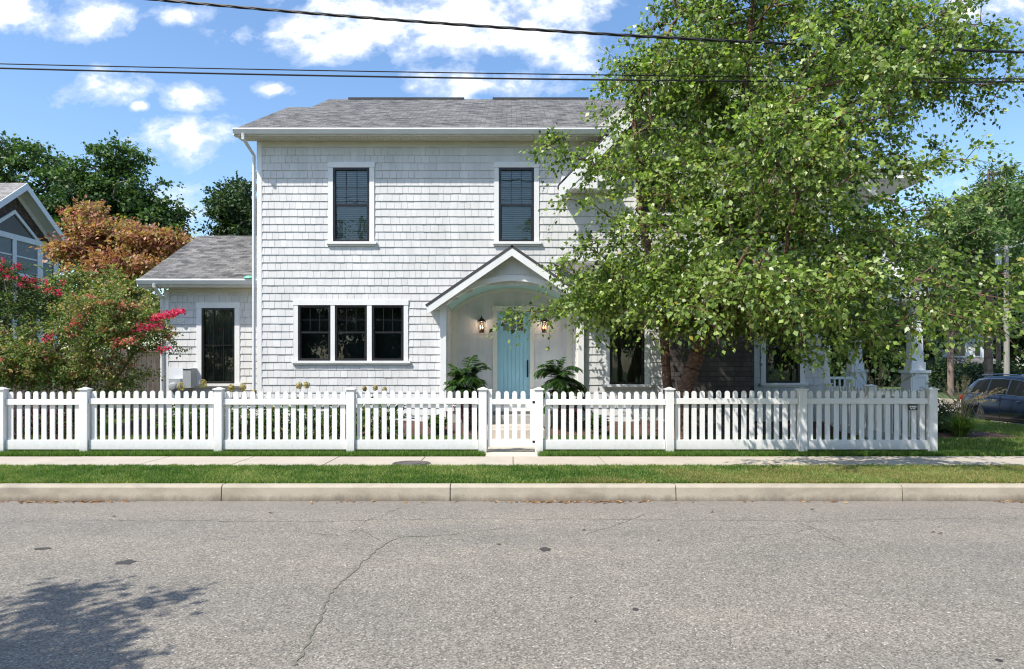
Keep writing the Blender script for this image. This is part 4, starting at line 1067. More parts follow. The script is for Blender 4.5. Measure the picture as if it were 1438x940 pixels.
els = [E(1030, 140, 0, 2.6, 2.2, 3.1, 1.0), E(1070, -60, 0, 2.1, 2.0, 2.0), E(960, 80, .1, 1.25, 1.4, 1.9, 1.6), E(905, 190, 0, .8, 1.0, 1.3, 1.6), E(985, 320, -.3, 1.9, 2.0, 1.6, 1.4),
       E(1235, 40, .1, 2.2, 1.6, 1.6, 1.5), E(1310, 60, 0, 1.2, 1.1, 1.0, 1.3), E(885, 140, 0, .6, .9, .9, 1.6), E(1190, 160, .3, 1.8, 1.4, 1.0, 1.0), E(935, 415, -.6, 1.9, 2.0, .85, 2.2), E(1060, 412, -.8, 1.8, 2.0, .9, 1.8),
       E(850, 425, -.3, .85, 1.2, .55, 2.0), E(985, 435, -.4, 2.2, 1.9, .55, 2.2), E(890, 378, -.2, .8, 1.2, .6, 1.9), (X_(845, 16.3), 16.3, Z_(405, 16.3), .7, .7, .6, 1.2), (X_(905, 16.2), 16.2, Z_(330, 16.2), .6, .8, .8, 1.2), (X_(890, 16.2), 16.2, Z_(440, 16.2), .8, .7, .4, 1.3), (X_(838, 17.1), 17.1, Z_(418, 17.1), .75, .35, .40, 5.0), (X_(905, 17.0), 17.0, Z_(425, 17.0), .6, .4, .45, 3.5),
       (X_(1120, 10.4), 10.4, Z_(415, 10.4), 1.0, .6, .25, 1.3), (X_(1040, 10.5), 10.5, Z_(400, 10.5), 1.0,   .6, .3, 1.2), (X_(965, 10.7), 10.7, Z_(430, 10.7), .7, .5, .25, 1.3),
       (X_(1110, 11.4), 11.4, Z_(200, 11.4), 1.3, 1.2, 1.3, 1.2), (X_(1210, 11.6), 11.6, Z_(100, 11.6), 1.3, 1.1, 1.0, 1.2), (X_(1130, 11.2), 11.2, Z_(390, 11.2), 1.2, 1.0, .45, 1.3), (X_(1070, 11.2), 11.2, Z_(310, 11.2), 1.1, 1.0, .8, 1.3),
       E(1130, 385, -.9, 1.3, 1.7, .8, 1.6), E(1120, 300, -.3, 1.3, 1.5, 1.1, 1.1)]
def bgap(p):
    px = 719 + p[0] / p[1] * 1000; py = 515 - (p[2] - CZ) / p[1] * 1000
    if not lump(p, 1.3, -.30): return False
    if p[1] > 17.4 and p[2] < 10: return False
    return True
tips = in_ell(rs, 1800, els, .5, bgap)
# long arching branches that leave the crown
extra = []
def arm(pts, k, sp):
    L = line([bp(*q) for q in pts], .2)
    for q in L:
        for _ in range(k): extra.append(q + rs.normal(0, sp, 3) * np.array([1, 1, .7]))
arm([(1150, 400, 13.6), (1250, 408, 12.8), (1330, 425, 12.2), (1405, 447, 12.0)], 2, .16)
arm([(1130, 415, 11.2), (1220, 405, 10.6), (1310, 432, 10.3), (1380, 440, 10.2)], 1, .16)
arm([(1150, 400, 11.2), (1200, 380, 10.5), (1290, 388, 10.3), (1340, 400, 10.2)], 1, .15)
arm([(1130, 440, 11.5), (1180, 455, 10.8), (1240, 455, 10.6), (1280, 460, 10.5)], 1, .10)
arm([(1180, 330, 12.5), (1240, 330, 12), (1290, 350, 11.8)], 2, .15)
arm([(1130, 430, 13.3), (1230, 440, 12.5), (1300, 448, 12.3), (1340, 455, 12.2)], 1, .16)
arm([(1180, 350, 13.8), (1270, 345, 13.2), (1350, 375, 12.8), (1436, 388, 12.5)], 2, .2)
arm([(1170, 300, 14), (1250, 295, 13.6), (1320, 290, 13.4)], 2, .16)
arm([(1200, 230, 14.4), (1280, 232, 14.2), (1350, 222, 14)], 2, .12)
arm([(1240, 130, 14.6), (1330, 110, 14.5), (1395, 125, 14.4)], 3, .26)
arm([(1240, 60, 14.6), (1320, 30, 14.5), (1390, 60, 14.4)], 3, .26)
arm([(900, 240, 14.4), (840, 235, 14.2), (800, 215, 14.1), (775, 200, 14.1)], 2, .10)
arm([(880, 330, 14.3), (850, 300, 14.0), (820, 285, 13.9)], 1, .12)
arm([(860, 340, 14.3), (810, 350, 14.0), (775, 385, 13.9)], 1, .14)
arm([(850, 425, 14.0), (790, 432, 13.6), (752, 436, 13.5), (724, 442, 13.4)], 1, .05)
arm([(1150, 460, 13.3), (1200, 470, 12.9), (1235, 480, 12.7)], 2, .10)
arm([(1100, 470, 13.3), (1115, 490, 13.2), (1120, 500, 13.1)], 2, .08)
arm([(1170, 460, 13.2), (1200, 480, 13.0), (1225, 478, 13.0)], 1, .08)
tips = np.vstack([tips, np.array(extra)])
pos, par, tid = grow([tr1, tr2, tr3], tips, .22, 3)
skeleton_mesh('trunk', pos, par, tid, .16, .004, M['barkbirch'], birch, .50, sides=9)
def brf(P, r, rs):
    return r
leaves('crown', pos, par, tid, M['leafbirch'], birch, per=60, twig=.55, size=.092, droop=.5, nt_=6, seed=4, wratio=.74, upn=.5, twigmat=M['barkbirch'], rfun=lambda P, r, rs: np.where(rs.random(len(r)) < .006, .99, r * .95))

def tree(name, label, base, els, n, mat, bark, per=40, size=.16, twig=.9, r0=.25, seed=3, group=None, droop=.2, nt_=5, trunks=None, th=-.5, shell=.4, wr=.7, lumps=1.0, th_top=None):
    rs = np.random.default_rng(seed); rt = root(name, base, label, 'tree', group)
    top = max(e[2] for e in els); c = els[0]
    tr_ = trunks or [line([base, (base[0] + (c[0]-base[0]) * .4, base[1] + (c[1]-base[1]) * .4, base[2] + (c[2]-base[2]) * .5), (c[0], c[1], c[2])], .5)]
    tips = in_ell(rs, n, els, shell, lambda p: lump(p, lumps, th))
    pos, par, tid = grow(tr_, tips, .2, seed, step=.7)
    skeleton_mesh('trunk', pos, par, tid, r0, .012, bark, rt, .5, minr=.013)
    leaves('crown', pos, par, tid, mat, rt, per=per, twig=twig, size=size, droop=droop, nt_=nt_, seed=seed + 1, wratio=wr, upn=.9)
    return rt
def EE(px, py, D, rx, ry, rz, w_=1): return (X_(px, D), D, Z_(py, D), rx, ry, rz, w_)
BG = 'trees behind the houses'
# left background
tree('evergreen_tree', 'tall dark green tree behind the neighbour roof at the far left', (X_(20, 40), 40, .2), [EE(15, 205, 40, 1.6, 1.6, .7), EE(5, 250, 40, 2.4, 2.5, 1.2), EE(60, 245, 40, 1.7, 2.0, 1.2), EE(-60, 240, 40, 3, 3, 3), EE(85, 300, 39, 3.5, 3, 2.4), EE(95, 230, 40, .8, 1, .6), EE(40, 330, 40, 3, 2, 2)], 380, M['leafgreen'], M['bark'], per=84, size=.21, twig=.85, r0=.35, seed=21, group=BG)
tree('evergreen_tree', 'tall rounded green tree rising above the rust coloured tree', (X_(165, 40), 40, .2), [EE(160, 228, 40, 1.7, 1.6, 1.1), EE(170, 270, 40, 2.2, 2, 1.3), EE(125, 262, 40, 1.4, 1.5, 1.1), EE(215, 262, 40, .8, .9, .6), EE(235, 300, 40, 1.1, 1.2, .6), EE(165, 330, 40, 3.6, 3, 2.2), EE(215, 290, 40, 1.2, 1.2, .8), EE(252, 290, 40, .5, .6, .4)], 380, M['leafgreen'], M['bark'], per=84, size=.21, twig=.85, r0=.35, seed=22, group=BG)
tree('evergreen_tree', 'dark tree showing just above the roof of the low wing', (X_(340, 42), 42, .2), [EE(350, 300, 42, 2.5, 2.5, 2.1), EE(320, 318, 42, 1.4, 1.5, 1.4), EE(375, 290, 43, 2.4, 2.4, 1.8)], 260, M['leafdark'], M['bark'], per=84, size=.20, twig=.75, r0=.3, seed=23, group=BG)
tree('maple_tree', 'rust red layered tree between the neighbour house and the wing', (X_(170, 27), 27, .2), [EE(180, 352, 27, 2.0, 1.8, .20, 4), EE(150, 327, 27, 1.5, 1.4, .18, 4), EE(215, 338, 26.5, 1.2, 1.1, .18, 4), EE(150, 385, 26.5, 1.9, 1.6, .25, 1.5), EE(130, 300, 27, .8, .8, .18, 5), EE(195, 372, 26, 1.7, 1.3, .22, 4), EE(165, 345, 27.5, 1.7, 1.2, .8, .8), EE(120, 355, 26.5, 1.1, 1.2, .2, 4)], 480, M['leafrust'], M['bark'], per=56, size=.14, twig=.55, r0=.16, seed=24, droop=.10, lumps=1.9, th=-.35)
# hedge of trees closing the left background
tree('understorey_tree', 'olive green bushy tree below the rust red tree', (X_(190, 24), 24, .2), [EE(185, 440, 24, 1.5, 1.2, 1.0), EE(120, 420, 24, 2.0, 1.2, 1.0)], 260, M['leafmyrtle'], M['bark'], per=50, size=.12, twig=.5, r0=.1, seed=25)
# crepe myrtles
def myrtle(label, base, els, n, lm, fm, nf, fsel, seed, fsz=.03):
    rs = np.random.default_rng(seed); rt = root('crepe_myrtle', base, label, 'tree', 'crepe myrtles left of the house')
    st = [line([base, (base[0] + dx * .5, base[1] + dy, 1.2), (base[0] + dx * 1.6, base[1] + dy * 2, 2.4)], .3) for dx, dy in ((-.6, .1), (.1, -.1), (.7, .1))]
    tips = in_ell(rs, n, els, .4, lambda p: lump(p, 1.8, -.7)); pos, par, tid = grow(st, tips, .2, seed)
    skeleton_mesh('trunk', pos, par, tid, .06, .005, M['bark'], rt, .5, minr=.006)
    leaves('crown', pos, par, tid, lm, rt, per=70, twig=.36, size=.066, droop=.15, nt_=7, seed=seed + 1)
    ft = np.array([i for i in tid if fsel(pos[i])]); rs.shuffle(ft); ft = ft[:nf]
    if len(ft): leaves('flowers', pos, par, ft, fm, rt, per=72, twig=.24, size=fsz, droop=.0, nt_=2, seed=seed + 2, wratio=.9, start=.2)
    return rt
D = 17.0
myrtle('crepe myrtle with dark leaves and bright magenta flowers at the left edge', (X_(15, D), D, .2), [EE(10, 420, D, 1.3, 1.0, .8), EE(60, 440, D, 1.0, .9, .6), EE(-60, 400, D, 1.2, 1, 1.0)], 240, M['leafmyrtledark'], M['flower'], 75,
       lambda p: (Z_(470, D) < p[2]) and (p[2] > Z_(398, D) - (p[0] - X_(0, D)) * .25), 31, .045)
D = 16.4
m2 = myrtle('wide olive and coral tinged crepe myrtle behind the fence left of the wing', (X_(125, D), D, .2), [EE(120, 480, D, 1.6, 1.0, .8, 1.2), EE(60, 500, D, 1.4, 1.0, .7), EE(185, 470, D, .9, .8, .8), EE(150, 430, D, .9, .8, .45), EE(5, 510, D, 1, .9, .5), EE(60, 530, D, 1.2, .7, .4), EE(150, 525, D, 1.0, .7, .45)], 560, M['leafmyrtle'], M['flowerpink'], 110,
       lambda p: True, 32, .04)
# magenta sprays that reach out toward the wing window
rs = np.random.default_rng(5); V = []; 
def spray(parent, pts, D, r, n, mat, nm='flowers', s=.05):
    V = []; L = line([(X_(a, D), D, Z_(c, D)) for a, c in pts], .06)
    for q in L:
        for _ in range(n):
            c = q + rs.normal(0, r, 3); a = rs.normal(0, 1, 3); a /= np.linalg.norm(a); e = np.cross(a, rs.normal(0, 1, 3)); e /= np.linalg.norm(e)
            V += [c - a * s / 2, c - e * s / 2, c + a * s / 2, c + e * s / 2]
    return np_mesh(nm, np.array(V), 4, rs.random(len(V) // 4), mat, parent)
mb = MB()
for pts in (((170, 470), (205, 455), (235, 440), (256, 436)), ((170, 480), (205, 462), (228, 457)), ((175, 480), (210, 494), (240, 495), (268, 489)), ((0, 395), (20, 370), (12, 360)), ((30, 400), (50, 385), (70, 395))):
    mb.tube([(X_(a, 15.6), 15.6 + (.5 if i == 0 else 0), Z_(c, 15.6)) for i, (a, c) in enumerate(pts)], .006, 5)
mb.build('twigs', M['bark'], m2)
spray(m2, [(215, 448), (256, 437)], 15.6, .04, 26, M['flower'], s=.055); spray(m2, [(195, 462), (225, 457)], 15.6, .045, 16, M['flower']); spray(m2, [(225, 492), (238, 489)], 15.6, .035, 12, M['flower'])
spray(m2, [(238, 497), (270, 490)], 15.6, .02, 5, M['leafdark'], 'seed_pods', .035)
spray(m2, [(60, 478), (75, 470)], 15.6, .04, 10, M['flower']); spray(m2, [(160, 482), (188, 478)], 15.6, .05, 14, M['flowerpink']); spray(m2, [(100, 452), (112, 455)], 15.6, .04, 10, M['flower'])

# right background pines
def pine(px, D, topy, base_z, w_, seed, label, trunkw=.17, lowy=430, lean=0):
    x = X_(px, D); rt = root('pine_tree', (x, D, base_z), label, 'tree', 'tall pines beyond the side road')
    rs = np.random.default_rng(seed); zt = Z_(topy, D); zl = Z_(lowy, D)
    st = [line([(x, D, base_z), (x + lean * .5, D, (base_z + zt) / 2), (x + lean, D, zt)], .7)]
    tips = []
    for _ in range(25):
        z = zl + (zt - zl) * rs.random() ** .8; f = (z - zl) / (zt - zl); rr = w_ * (1 - f * .72) * rs.uniform(.45, 1.05); a = rs.uniform(0, 6.28)
        c = np.array([x + lean * (z - base_z) / (zt - base_z) + rr * math.cos(a), D + rr * math.sin(a), z])
        for _ in range(11): tips.append(c + rs.normal(0, 1, 3) * np.array([.62, .62, .16]))
    tips.append(np.array([x + lean, D, zt + .2])); pos, par, tid = grow(st, np.array(tips), .3, seed, step=.8)
    skeleton_mesh('trunk', pos, par, tid, trunkw, .014, M['pinebark'], rt, .35, minr=.016)
    leaves('crown', pos, par, tid, M['needle'], rt, per=45, twig=.42, size=.30, droop=-.12, nt_=9, seed=seed + 1, wratio=.26, upn=.3)
pine(1335, 40, 300, 0, 3.0, 41, 'pine with a slim pinkish trunk left of the utility pole', .17, 440)
pine(1388, 44, 243, 0, 3.6, 42, 'tallest pine with a thick trunk directly behind the car', .25, 430)
pine(1402, 50, 290, 0, 3.4, 43, 'thin trunked pine just left of the utility pole', .16, 440)
pine(1290, 46, 345, 0, 3.0, 44, 'pine seen just right of the balcony parapet', .2, 450)
pine(1478, 46, 235, 0, 3.6, 45, 'pine at the right edge of the view', .2, 420)
tree('oak_tree', 'loose leafy tree reaching in at the upper right edge', (X_(1520, 30), 30, 0), [EE(1490, 300, 30, 1.8, 1.6, 2.2), EE(1500, 400, 30, 2, 2, 2)], 240, M['leafgreen'], M['bark'], per=44, size=.16, twig=.8, r0=.2, seed=46)
BGR = 'dense trees in the far right background'
for i, (px, D, py, rx, rz, lab) in enumerate(((1240, 62, 440, 6, 4, 'broad dark tree far behind the side porch columns'), (1165, 60, 470, 5, 3.2, 'broad dark tree far behind the corner of the house'), (1330, 66, 420, 6, 4.5, 'broad dark tree far behind the slim pine trunk'), (1420, 64, 430, 6, 5, 'broad dark tree far behind the utility pole'))):
    tree('shade_tree', lab, (X_(px, D), D, 0), [EE(px, py, D, rx, 4, rz), EE(px + 30, py + 40, D, rx * .9, 4, rz * .8)], 300, M['leafdark'], M['bark'], per=46, size=.42, twig=1.3, r0=.3, seed=50 + i, group=BGR, th=-1)
# shade tree beside the camera whose crown throws the shadow on the road
tree('street_tree', 'street tree off the left of the view whose shadow falls on the road', (-8.6, -1.0, .15), [(-8.1, 1.2, 5.6, 2.4, 1.7, .8), (-7.9, 2.2, 5.8, 1.9, 1.0, .6), (-8.4, -.6, 6.3, 2.4, 2.2, 1.5), (-6.0, 1.9, 5.2, .9, .5, .35), (-6.2, 2.9, 5.3, .8, .4, .3)], 700, M['leafgreen'], M['bark'], per=60, size=.12, twig=.45, r0=.16, seed=61, th=-.8)

def copy_tree(rt, loc, rz, sc, label):
    c = rt.copy(); COL.objects.link(c); c.location = loc; c.rotation_euler = (0, 0, rz); c.scale = (sc, sc, sc); c['label'] = label
    for ch in rt.children:
        d = ch.copy(); COL.objects.link(d); d.parent = c
    return c
AS = 'trees across the street behind the viewer'
t0_ = tree('street_tree', 'broad tree across the street, mirrored in the left upper window', (-7, -21, 0), [(-7, -21, 10, 5, 4, 5.5), (-8, -21, 4.5, 5.5, 4, 3)], 420, M['leafgreen'], M['bark'], per=60, size=.42, twig=1.3, r0=.35, seed=63, group=AS, th=-1)
for x_, y_, rz_, sc_, lb in ((-19, -22, 1, 1.1, 'broad tree across the street far to the left'), (4, -23, 2.2, .82, 'broad tree across the street opposite the gate'), (14, -21, 4, .8, 'broad tree across the street opposite the birch'), (25, -24, 5, 1.0, 'broad tree across the street far to the right')): copy_tree(t0_, (x_, y_, 0), rz_, sc_, lb)

# ---------------------------------------------------------------- garden plants
def bush(name, label, cat, c, r, n, mat, size=.07, group=None, extra=None, seed=1, wr=.7, zf=1):
    rs = np.random.default_rng(seed); rt = root(name, (c[0], c[1], .22), label, cat, group)
    V = []; rr = []
    mb = MB()
    for _ in range(14):
        a = rs.uniform(0, 6.28); q = rs.random() * r[0] * .7
        mb.tube([(c[0] + math.cos(a) * q * .2, c[1] + math.sin(a) * q * .2, .2), (c[0] + math.cos(a) * q, c[1] + math.sin(a) * q, c[2] + r[2] * .5)], .006, 4)
    mb.build('stems', M['bark'], rt)
    P = rs.normal(0, 1, (n, 3)); P /= np.linalg.norm(P, axis=1)[:, None]; P *= (rs.random(n) ** .4)[:, None] * (1 + .18 * np.sin(P[:, :1] * 7 + P[:, 2:] * 5))
    P = np.array(c) + P * np.array(r); P[:, 2] = np.maximum(P[:, 2], .25)
    d = rs.normal(0, 1, P.shape); d += (P - np.array(c)) / np.array(r) * 1.0; d[:, 2] -= .2; d /= np.linalg.norm(d, axis=1)[:, None]
    nn = rs.normal(0, .6, P.shape); nn[:, 2] += 1; s = np.cross(nn, d); s /= np.linalg.norm(s, axis=1)[:, None]; up_ = np.cross(d, s)
    sz = size * rs.uniform(.6, 1.3, n)[:, None]
    V = np.stack([P, P + d * sz * .45 + s * sz * wr / 2 + up_ * sz * .12, P + d * sz, P + d * sz * .45 - s * sz * wr / 2 + up_ * sz * .12], 1).reshape(-1, 3)
    np_mesh('foliage', V, 4, rs.random(n), mat, rt); return rt, rs
def head(parent, c, r, mat, rs, n=110, s=.03):
    V = []
    for _ in range(n):
        a = rs.normal(0, 1, 3); a /= np.linalg.norm(a); p = np.array(c) + a * r * np.array([1, 1, 1.15]) * rs.uniform(.75, 1.0); e = np.cross(a, rs.normal(0, 1, 3)); e /= np.linalg.norm(e); f = np.cross(a, e); q = s * rs.uniform(.7, 1.3) / 2
        V += [p - e * q, p - f * q, p + e * q, p + f * q]
    np_mesh('flower_head', np.array(V), 4, rs.random(n), mat, parent)
hy = [(262, 14.5, [(254, 543, .085), (285, 541 - 2, .085), (272, 560, .07), (250, 590, .07), (288, 580, .06)], 'hydrangea below the grey utility boxes with two tan flower heads above the fence'),
      (330, 14.5, [(325, 545, .075), (341, 544, .075), (345, 580, .07), (318, 575, .06), (352, 597, .06), (329, 602, .055)], 'hydrangea under the wing window with rust tinged flower heads'),
      (385, 14.5, [(357, 551, .05), (381, 574, .06), (398, 590, .065), (372, 600, .06), (395, 605, .05)], 'hydrangea in front of the house corner downspout'),
      (432, 14.5, [(420, 542, .07), (431, 541, .07), (425, 575, .06), (444, 590, .06), (415, 598, .06), (440, 610, .05)], 'hydrangea with a pair of yellow green heads below the left sash of the triple window'),
      (480, 14.5, [(470, 576, .055), (485, 585, .06), (465, 600, .05), (497, 600, .05)], 'low hydrangea under the middle of the triple window'),
      (535, 14.5, [(512, 546, .05), (527, 545, .055), (540, 547, .05), (515, 575, .06), (536, 580, .06), (550, 560, .05), (510, 600, .055), (530, 604, .05)], 'hydrangea with three small heads below the right end of the triple window')]
for i, (px, D, hs_, lab) in enumerate(hy):
    c = (X_(px, D), D, .66); rt, rs = bush('hydrangea', lab, 'shrub', c, (.52, .42, .46), 900, M['leafgreen'], .10, 'hydrangeas behind the picket fence', seed=70 + i, wr=.6)
    mb = MB()
    for (hx_, hyy, r) in hs_:
        z = Z_(hyy, D - .1); head(rt, (X_(hx_, D - .1), D - .1, z), r, M['hydra'], rs); mb.tube([(X_(hx_, D - .1), D - .08, z), (X_(hx_, D) * .6 + c[0] * .4, D, z - .35)], .005, 4)
    mb.build('flower_stems', M['leafgreen'], rt)
PG = 'dark purple shrubs behind the fence'
for i, (px, D, lab) in enumerate(((22, 14.6, 'dark maroon shrub behind the first pickets at the left edge'), (72, 14.7, 'dark maroon shrub behind the fence left of the second post'), (655, 16.9, 'dark purple plant at the foot of the left palm'), (800, 16.9, 'dark purple plant at the foot of the right palm'))):
    r = (.55, .4, .5) if px < 200 else (.34, .3, .38)
    z = .68 if px < 200 else .85
    bush('purple_shrub', lab, 'shrub', (X_(px, D), D, z), r, 900, M['purple'], .07, PG, seed=80 + i, wr=.5)
for i, (px, D, r, z, lab) in enumerate(((613, 16.6, .22, .5, 'small green plant in mulch left of the porch post'), (838, 16.5, .22, .5, 'small green plant in mulch below the window right of the porch'), (118, 18.5, .5, .6, 'low dark shrub against the wooden fence behind the myrtle'), (1328, 17.2, .6, .5, 'low dark green bush right of the fence end'), (1225, 17.5, .55, .6, 'dark green bush in front of the second porch column'), (160, 21.5, .9, .8, 'dark rounded bush before the privacy fence'))):
    bush('green_shrub', lab, 'shrub', (X_(px, D), D, z), (r, r * .8, r * .75), 700 if r < .5 else 1800, M['leafdark'] if r >= .5 else M['leafgreen'], .08, None, seed=90 + i)

for px, D, lab in ((1322, 46, 'long dark hedge in front of the distant grey house'), (1378, 47, 'dark hedge between the thick pine trunk and the utility pole'), (1440, 46, 'dark hedge behind the parked car at the right edge')):
    bush('hedge', lab, 'hedge', (X_(px, D), D, 1.1), (1.9, 1.0, 1.0), 2600, M['leafdark'], .17, 'hedges beyond the side road', seed=int(px))

def palm(px, D, top, seed, label):
    rs = np.random.default_rng(seed); x = X_(px, D); rt = root('palm', (x, D, .3), label, 'palm', 'palms either side of the porch steps')
    mb = MB()
    for dx, dy in ((-.06, 0), (.05, .03), (0, -.05)): mb.tube([(x + dx, D + dy, .25), (x + dx * 2, D + dy * 2, .8), (x + dx * 2.5, D + dy * 2, 1.35)], [.035, .028, .02], 7)
    mb.build('stem', M['bark'], rt)
    V = []; mb = MB()
    for k in range(34):
        a = k * 2.4 + rs.uniform(-.3, .3); el = rs.uniform(.15, 1.5); L = rs.uniform(.42, .72); o = np.array([x + rs.uniform(-.08, .08), D + rs.uniform(-.06, .06), rs.uniform(1.0, 1.62)])
        pts = []; d = np.array([math.cos(a) * math.cos(el), math.sin(a) * math.cos(el), math.sin(el)]); p = o.copy()
        for i in range(15):
            pts.append(p.copy()); d = d + np.array([0, 0, -.085 - .012 * i]) * .75; d /= np.linalg.norm(d); p = p + d * L / 14
        mb.tube([tuple(q) for q in pts], [.008 * (1 - i / 18) for i in range(15)], 4)
        for i in range(3, 15):
            for sub_ in (0, .5):
                if i == 14 and sub_: continue
                b0 = pts[i] if not sub_ else (pts[i] + pts[i+1]) / 2; dd = pts[min(14, i+1)] - pts[i-1]; dd /= np.linalg.norm(dd)
                sd_ = np.cross(dd, [0, 0, 1.0]); sd_ /= np.linalg.norm(sd_) + 1e-9; l = .24 * math.sin(math.pi * (i - 1.5) / 14.5) + .05
                for sg in (-1, 1):
                    v_ = sd_ * sg * .8 + dd * .6 + np.array([0, 0, -.30 + rs.normal(0, .08)]); v_ /= np.linalg.norm(v_); wv = np.cross(v_, [0, 0, 1.0]); wv = wv / (np.linalg.norm(wv) + 1e-9) * .019
                    V += [b0 - wv * .5, b0 + v_ * l * .4 - wv, b0 + v_ * l - np.array([0, 0, .04]), b0 + v_ * l * .4 + wv]
    mb.build('frond_ribs', M['palm'], rt); np_mesh('fronds', np.array(V), 4, rs.random(len(V) // 4), M['palm'], rt)
palm(655, 17.15, 498, 1, 'leafy green palm left of the porch steps'); palm(786, 17.15, 492, 2, 'leafy green palm right of the porch steps')

def fountain(px, D, label, h, nb, npl, seed, pl_h):
    rs = np.random.default_rng(seed); x = X_(px, D); rt = root('ornamental_grass', (x, D, .22), label, 'ornamental grass', 'clumps of plumed ornamental grass')
    V = []
    for _ in range(nb):
        a = rs.uniform(0, 6.28); r0_ = rs.random() * .15; p = np.array([x + math.cos(a) * r0_, D + math.sin(a) * r0_, .22]); out = rs.uniform(.15, .75) * h; hh = h * rs.uniform(.5, 1.0); w_ = .009
        s = np.array([-math.sin(a), math.cos(a), 0]) * w_; prev = None
        for i in range(6):
            t_ = i / 5; q = p + np.array([math.cos(a) * out * t_ ** 1.4, math.sin(a) * out * t_ ** 1.4, hh * (t_ * 1.3 - .5 * t_ * t_ * (1 + out / h))]); ww = s * (1 - t_ * .85)
            if prev is not None: V += [prev[0] - prev[1], prev[0] + prev[1], q + ww, q - ww]
            prev = (q, ww)
    np_mesh('blades', np.array(V), 4, np.repeat(rs.random(nb), 5), M['grass'], rt)
    mb = MB(); V = []
    for _ in range(npl):
        a = rs.uniform(0, 6.28); out = rs.uniform(.05, .6) * pl_h; top = np.array([x + math.cos(a) * out, D + math.sin(a) * out, .22 + pl_h * rs.uniform(.7, 1.05) - out * .3]); mid = np.array([x + math.cos(a) * out * .4, D + math.sin(a) * out * .4, .22 + pl_h * .6])
        mb.tube([(x, D, .25), tuple(mid), tuple(top)], .004, 4); d = top - mid; d /= np.linalg.norm(d)
        for k in range(70):
            c = top + d * rs.uniform(-.14, .12) + rs.normal(0, .012, 3); e = d + rs.normal(0, .5, 3); e /= np.linalg.norm(e); f = np.cross(e, rs.normal(0, 1, 3)); f /= np.linalg.norm(f)
            V += [c, c + e * .02 + f * .005, c + e * .045, c + e * .02 - f * .005]
    mb.build('stalks', M['plume'], rt); np_mesh('plumes', np.array(V), 4, rs.random(len(V) // 4), M['plume'], rt)
fountain(1348, 16.2, 'green ornamental grass clump with tan plumes beside the parked car', .85, 620, 34, 3, 1.35)
fountain(1230, 18.0, 'ornamental grass with arching tan plumes in front of the second porch column', 1.0, 300, 24, 4, 1.65)

# ---------------------------------------------------------------- neighbour house (its gable side faces ours)
NX = -19.5; nb_ = root('neighbour_house', (NX - 4, 29, .2), 'neighbouring house at the left edge with white gable windows and dark shakes', 'house')
RD, hwN, slN = 28.6, 3.05, .71; RZ = Z_(257, RD); eN = RZ - hwN * slN
def nroof(mb, y_e, sg):
    pts = [(NX, y_e, eN), (-40, y_e, eN), (-40, RD, RZ), (NX, RD, RZ)]
    if sg > 0: pts = [pts[1], pts[0], pts[3], pts[2]]
    slope(mb, pts, th=.08)
mb = MB(); nroof(mb, RD - hwN, 1); nroof(mb, RD + hwN, -1); mb.build('roof', M['roof2'], nb_)
mb = MB()
for sg in (-1, 1): mb.prism([(RD + sg * (hwN + .03), eN - .03), (RD, RZ - .01), (RD, RZ - .29), (RD + sg * (hwN + .03), eN - .31)], 'x', NX, NX + .04)
mb.build('rake_board', M['white_paint'], nb_)
mb = MB()
for sg in (-1, 1): mb.prism([(RD + sg * hwN, eN - .09), (RD, RZ - .09), (RD, RZ - .14), (RD + sg * hwN, eN - .14)], 'x', NX - .55, NX)
mb.build('soffit', M['white_paint'], nb_)
xw = NX - .55
mb = MB(); mb.prism([(RD - hwN + .3, .2), (RD + hwN - .3, .2), (RD + hwN - .3, eN + .1), (RD, RZ - .14), (RD - hwN + .3, eN + .1)], 'x', xw - .2, xw); mb.build('wall', M['darkshake'], nb_)
mb = MB()   # wall shakes
shingles(mb, lambda u_, z, o: (xw + o, u_, z), 2, RZ - .2, lambda z: ([(RD - hwN + .3, RD + hwN - .3)] if z < eN + .1 else ([(RD - (RZ - .16 - z) / slN, RD + (RZ - .16 - z) / slN)] if RZ - .2 > z else [])), ex=.17, t=.03); mb.build('shakes', M['darkshake'], nb_)
mb = MB()
for sg in (-1, 1): mb.prism([(RD + sg * (hwN - .25), eN + .0), (RD, RZ - .15), (RD, RZ - .42), (RD + sg * (hwN - .25), eN - .27)], 'x', xw + .03, xw + .06)
for sg in (-1, 1): mb.prism([(RD + sg * 1.50, eN + .10), (RD, RZ - 1.08), (RD, RZ - 1.24), (RD + sg * 1.27, eN + .10)], 'x', xw + .03, xw + .10)
zT = eN + .10; zBt = 5.6
mb.box(xw + .03, xw + .09, RD - 2.75, RD + 2.75, zT - .22, zT)
for yy, ww in ((RD + 2.6, .3), (RD + 1.55, .34), (RD + .0, .22), (RD - 1.55, .34), (RD - 2.6, .3)): mb.box(xw + .03, xw + .085, yy - ww / 2, yy + ww / 2, .4, zT - .2)
for yy, ww in ((RD + 2.08, .7), (RD + .78, 1.2), (RD - .78, 1.2), (RD - 2.08, .7)): mb.box(xw + .03, xw + .08, yy - ww / 2, yy + ww / 2, zBt - .12, zBt)
mb.build('trim', M['white_paint'], nb_)
mb = MB(); mb.prism([(RD - 1.27, zT), (RD + 1.27, zT), (RD, RZ - 1.24)], 'x', xw + .031, xw + .04); mb.build('window', M['black'], nb_)
